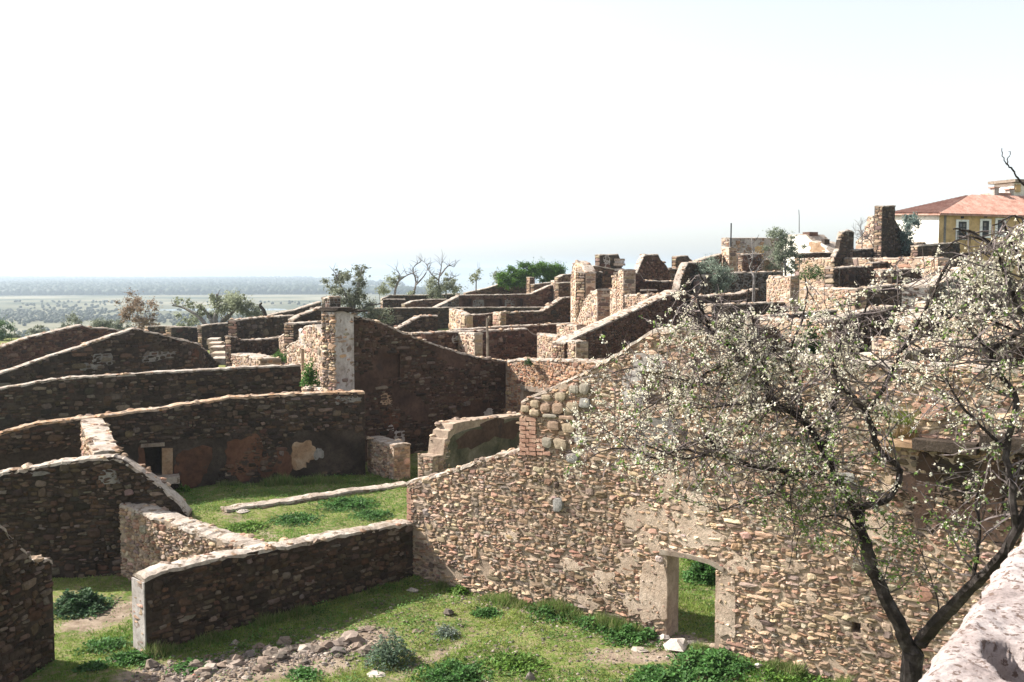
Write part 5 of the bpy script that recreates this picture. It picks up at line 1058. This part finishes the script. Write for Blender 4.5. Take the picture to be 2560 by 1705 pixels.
limb([(1775, 820, 12.1), (1735, 790, 12.1), (1700, 775, 12.1), (1670, 765, 12.1)], .016, .005, sides=5)
limb([(1755, 745, 12.1), (1730, 735, 12.1), (1706, 722, 12.1)], .012, .005, sides=4)
limb([(2011, 1055, 11.8), (2000, 1000, 11.9), (1990, 950, 12), (1972, 900, 12), (1985, 850, 12), (2005, 800, 12.1), (2018, 740, 12.1), (2010, 690, 12.2)], .035, .01, sides=5)
limb([(1915, 945, 11.8), (1900, 880, 11.9), (1890, 850, 12), (1882, 800, 12), (1868, 760, 12), (1872, 720, 12)], .026, .008, sides=5)
limb([(1900, 880, 11.9), (1870, 850, 11.9), (1850, 830, 12), (1838, 812, 12)], .018, .006, sides=5)
limb([(2060, 1130, 11.7), (2075, 1060, 11.6), (2088, 1000, 11.5), (2105, 930, 11.4), (2130, 870, 11.3), (2150, 820, 11.3), (2170, 760, 11.2), (2215, 690, 11.2), (2262, 640, 11.1)], .035, .007, sides=5)
limb([(2120, 985, 11), (2090, 940, 11), (2085, 900, 11), (2110, 850, 11), (2140, 800, 11)], .03, .008, sides=5)
limb([(2164, 1032, 11), (2200, 985, 10.9), (2230, 930, 10.8), (2260, 870, 10.8), (2300, 800, 10.7), (2330, 740, 10.7), (2376, 650, 10.6), (2440, 632, 10.5), (2500, 648, 10.4), (2535, 705, 10.4), (2545, 760, 10.3)], .034, .012, sides=5)
limb([(2260, 870, 10.8), (2320, 830, 10.7), (2376, 792, 10.6), (2450, 770, 10.5), (2560, 735, 10.4)], .02, .01, sides=5)
limb([(2540, 1330, 9.8), (2530, 1220, 9.8), (2515, 1120, 9.9), (2540, 1000, 9.9), (2500, 930, 10), (2480, 880, 10), (2555, 830, 10), (2620, 780, 10)], .05, .02, sides=6)
limb([(2515, 1120, 9.9), (2450, 1060, 10), (2400, 1010, 10), (2370, 960, 10.1), (2310, 940, 10.2)], .025, .008, sides=5)
limb([(2480, 880, 10), (2440, 840, 10), (2400, 800, 10.1), (2340, 770, 10.2)], .022, .008, sides=5)
limb([(2555, 830, 10), (2480, 800, 10), (2450, 740, 10.1), (2430, 700, 10.1)], .02, .008, sides=5)
limb([(2620, 900, 9.8), (2560, 700, 9.8), (2545, 640, 9.8), (2520, 590, 9.8), (2508, 550, 9.8)], .035, .012, sides=5)
limb([(2600, 850, 9.8), (2560, 790, 9.8), (2520, 700, 9.8), (2500, 645, 9.8), (2477, 607, 9.9), (2443, 588, 9.9), (2412, 575, 9.9), (2380, 572, 9.9)], .035, .01, sides=5)
limb([(2477, 607, 9.9), (2430, 592, 9.9), (2395, 600, 10), (2365, 620, 10), (2345, 640, 10)], .018, .007, sides=5)
limb([(2600, 620, 9.8), (2560, 560, 9.8), (2540, 540, 9.8), (2480, 565, 9.8)], .02, .008, sides=5)
limb([(2640, 560, 9.8), (2580, 480, 9.8), (2545, 448, 9.8), (2532, 425, 9.8), (2520, 412, 9.8), (2508, 395, 9.8), (2504, 372, 9.8)], .018, .005, sides=4, twig=.15)
limb([(2518, 412, 9.8), (2522, 395, 9.8), (2526, 376, 9.8)], .009, .004, sides=4, twig=.1)
limb([(2425, 1470, 10.3), (2440, 1400, 10.2), (2450, 1330, 10.2), (2440, 1250, 10.2), (2470, 1180, 10.2)], .03, .01, sides=5)
limb([(2345, 1552, 10.7), (2340, 1480, 10.7), (2310, 1400, 10.8), (2290, 1330, 10.8)], .012, .004, sides=4)
limb([(2165, 1362, 11.1), (2120, 1300, 11), (2060, 1290, 11), (2000, 1330, 10.9), (1990, 1400, 10.9)], .016, .005, sides=4)
limb([(1985, 1182, 11.2), (1978, 1260, 11.2), (1985, 1330, 11.1), (1975, 1420, 11.1)], .012, .005, sides=4)
tb.build('trunk', BARK, root)
# twigs
tw = Buf(); BL = []; LF = []
RX = [1330, 1400, 1480, 1560, 1620, 1660, 1700, 1760, 1850, 1950, 2050, 2150, 2230, 2300, 2350, 2420, 2480, 2530, 2600, 2800]
RT = [1100, 960, 890, 850, 790, 725, 715, 690, 735, 740, 740, 700, 690, 665, 650, 625, 605, 560, 530, 520]
RB = [1180, 1200, 1230, 1250, 1255, 1260, 1270, 1285, 1300, 1310, 1370, 1420, 1440, 1440, 1400, 1360, 1330, 1290, 1250, 1250]
def inreg(px, py):
    return px > 1340 and np.interp(px, RX, RT) < py < np.interp(px, RX, RB)
def proj(p):
    x, y, z = p.x, p.y, p.z - CAMZ; f = y * math.cos(TH) - z * math.sin(TH); u = y * math.sin(TH) + z * math.cos(TH)
    return CX + F * x / f, CY - F * u / f
for PP, RR, tg in list(SEG):
    L = sum((PP[i + 1] - PP[i]).length for i in range(len(PP) - 1)); n_ = int(L * 27 * tg)
    for _ in range(n_):
        i = rnd.randrange(1, len(PP)); p = PP[i]
        if RR[i] > .09: continue
        dr = Vector((rnd.gauss(-.25, .8), rnd.gauss(0, .75), rnd.gauss(.12, .75))).normalized(); l = rnd.uniform(.25, .95); pts = [p.copy()]; d = dr.copy(); steps = 5
        for s in range(steps):
            d = (d + Vector((rnd.gauss(0, .22), rnd.gauss(0, .22), rnd.gauss(.02, .22)))).normalized(); pts.append(pts[-1] + d * l / steps)
        X_, Y_ = proj(pts[-1])
        if not inreg(X_, Y_): continue
        r0 = min(RR[i] * .5, .010); tube(tw, pts, [r0 * (1 - .75 * k / steps) + .0022 for k in range(steps + 1)], 3); subs = [(pts, l)]
        for _2 in range(rnd.choice((2, 3, 4))):
            j = rnd.randrange(1, steps); d2 = (d + Vector((rnd.gauss(0, .9), rnd.gauss(0, .9), rnd.gauss(0, .9)))).normalized(); l2 = l * rnd.uniform(.25, .55)
            p2 = [pts[j], pts[j] + d2 * l2 * .5 + Vector((0, 0, rnd.gauss(0, .02))), pts[j] + d2 * l2]; tube(tw, p2, [.0045, .0035, .002], 3); subs.append((p2, l2))
        for P_, l_ in subs:
            for _3 in range(max(1, int(l_ * 19))):
                t = rnd.random() ** .7 * (len(P_) - 1.001); j = int(t); q = P_[j].lerp(P_[j + 1], t - j) + Vector((rnd.gauss(0, .012), rnd.gauss(0, .012), rnd.gauss(0, .012)))
                if mnoise.noise(q * 2.3) + .5 * mnoise.noise(q * 6) < rnd.uniform(-.30, .46): continue
                xx_, yy_ = proj(q); green = .10 + .45 * max(0, min(1, (yy_ - 1000) / 300)) * (1 if xx_ > 1900 else .5)
                if rnd.random() < green: LF.append(tuple(q))
                elif rnd.random() < 1 - .45 * max(0, min(1, (yy_ - 1200) / 200)): BL.append(tuple(q))
tw.build('twigs', TWIG, root)['kind'] = 'stuff'
def petals(pts, n_each, size, spread, col, colv, name, mat):
    P = np.repeat(np.array(pts), n_each, axis=0); n = len(P); P = P + rng.normal(0, spread, (n, 3))
    u = rng.normal(0, 1, (n, 3)); u /= np.linalg.norm(u, axis=1)[:, None]; v = np.cross(u, rng.normal(0, 1, (n, 3))); v /= np.linalg.norm(v, axis=1)[:, None]; w = np.cross(u, v)
    s = rng.uniform(*size, n)[:, None]
    V = np.stack([P, P + u * s + w * s * .3, P + v * s * .8 + w * s * .5, P - u * s * .9 + w * s * .3, P - v * s * .8 + w * s * .2], 1)
    idx = np.array([[0, 1, 2], [0, 2, 3], [0, 3, 4], [0, 4, 1]]); FA = (idx[None] + (np.arange(n) * 5)[:, None, None]).reshape(-1, 3)
    C_ = np.array(col) + rng.normal(0, 1, (n, 1)) * np.array(colv); b = Buf(); b.addnp(V.reshape(-1, 3), FA, np.repeat(np.clip(C_, .02, .85), 5, axis=0)); o = b.build(name, mat, root); o['kind'] = 'stuff'; return o
print('blossoms', len(BL), 'leaves', len(LF), 'twigfaces', len(tw.F))
petals(BL, 3, (.011, .020), .013, (.80, .74, .61), (.07, .07, .07), 'blossom', PETAL)
petals(LF, 3, (.012, .026), .018, (.17, .25, .07), (.05, .06, .02), 'leaves', LEAF)

# ------------------------------------------------------------------ parapet close to the camera
z0 = CAMZ - 1.02; p0 = at_z(2244, 1740, z0); p1 = at_z(2560, 1305, z0); D2 = Vector((p1[0] - p0[0], p1[1] - p0[1], 0)).normalized(); N2 = Vector((D2.y, -D2.x, 0))
nL, nW = 420, 130; V = []
for i in range(nL):
    s = -1.2 + 5.2 * i / (nL - 1)
    for j in range(nW):
        w = 1.25 * j / (nW - 1); p = Vector(p0) + D2 * s + N2 * w
        edge = .022 * mnoise.noise(Vector((s * 3, 0, 1))) + .012 * mnoise.noise(Vector((s * 11, 2, 1)))
        z = z0 + .012 * mnoise.noise(Vector((s * 1.7, w * 2.5, 0))) + .012 * mnoise.noise(Vector((s * 9, w * 9, 0))) + .008 * mnoise.noise(Vector((s * 27, w * 27, 3))) + .006 * mnoise.noise(Vector((s * 55, w * 55, 8)))
        z -= .05 * max(0, 1 - w / .07) ** 2
        hp_ = Vector(at_z(2590, 1672, z0)); dh = ((p - hp_).x ** 2 / .095 ** 2 + (p - hp_).y ** 2 / .17 ** 2) ** .5 + .35 * mnoise.noise(Vector((s * 7, w * 7, 5)))
        z -= .6 * float(S((1.12 - dh) * 5))
        q = p + N2 * edge * (1 - w); V.append((q.x, q.y, z))
n0 = len(V)
for i in range(nL): q = V[i * nW]; V.append((q[0] + N2.x * .04, q[1] + N2.y * .04, z0 - .5)); 
Fc = [(i * nW + j, i * nW + j + 1, (i + 1) * nW + j + 1, (i + 1) * nW + j) for i in range(nL - 1) for j in range(nW - 1)] + [(i * nW, (i + 1) * nW, n0 + i + 1, n0 + i) for i in range(nL - 1)]
b = Buf(); b.add(V, Fc); o = b.build('parapet', PARA, loc=tuple(p0), smooth=True); tag(o, 'rough pinkish white parapet top with a dark hole in the bottom right corner', 'parapet')
b = Buf(); q = Vector(p0) + D2 * 1.4 + N2 * .64
b.add(box_verts(q.x, q.y, -.3, z0 - .55, D2.x, D2.y, 2.6, .6), BOXF); b.build('wall_body', MORTAR, o)
#HAZE
top = 24.0
b = Buf(); b.add(box_verts(0, 8500, -66, 60, 1, 0, 17200, 10500), BOXF)
HM = bpy.data.materials.new('haze'); HM.use_nodes = True; nt = HM.node_tree; nt.nodes.clear(); o_ = nt.nodes.new('ShaderNodeOutputMaterial'); pv = nt.nodes.new('ShaderNodeVolumePrincipled')
pv.inputs['Density'].default_value = .00022; pv.inputs['Color'].default_value = (.53, .62, .72, 1); pv.inputs['Anisotropy'].default_value = .3
nt.links.new(pv.outputs[0], o_.inputs['Volume'])
tag(b.build('haze', HM), 'thin pale blue haze over the plain', 'haze', kind='stuff')
print('stones', NST[0], 'objects', len(bpy.data.objects), 'tris', sum(len(o.data.polygons) for o in bpy.data.objects if o.type == 'MESH'))
# scattered weeds
n = 46000; cxs = rng.uniform(-10, 8, 420); cys = rng.uniform(19.3, 27.5, 420); cx2 = rng.uniform(-12.5, -2.5, 300); cy2 = rng.uniform(29, 41, 300)
cxs = np.concatenate([cxs, cx2]); cys = np.concatenate([cys, cy2]); i_ = rng.integers(0, len(cxs), n); sg = rng.uniform(.08, .42, len(cxs))
x = cxs[i_] + rng.normal(0, 1, n) * sg[i_]; y = cys[i_] + rng.normal(0, 1, n) * sg[i_]; k_ = rng.random(n) > dirt(x, y); x, y, i_ = x[k_], y[k_], i_[k_]; n = len(x)
z = G(x, y) + rng.uniform(.0, .10, n); a = rng.uniform(0, 6.283, n); L = rng.uniform(.025, .07, n); el = rng.normal(.3, .4, n)
d = np.stack([np.cos(a) * np.cos(el), np.sin(a) * np.cos(el), np.sin(el)], -1); s = np.stack([-np.sin(a), np.cos(a), rng.normal(0, .3, n)], -1); c0 = np.stack([x, y, z], -1)
V = np.stack([c0, c0 + d * (L * .5)[:, None] + s * (L * .3)[:, None], c0 + d * L[:, None], c0 + d * (L * .5)[:, None] - s * (L * .3)[:, None]], 1)
C_ = np.array((.085, .165, .04)) * rng.uniform(.55, 1.6, (len(cxs), 1))[i_] * rng.uniform(.7, 1.3, (n, 1)); b = Buf(); b.addnp(V.reshape(-1, 3), np.arange(4 * n).reshape(n, 4), np.repeat(C_, 4, axis=0))
tag(b.build('ground_weeds', LEAF), 'small leafy weeds sprinkled through the turf', 'weeds', kind='stuff')
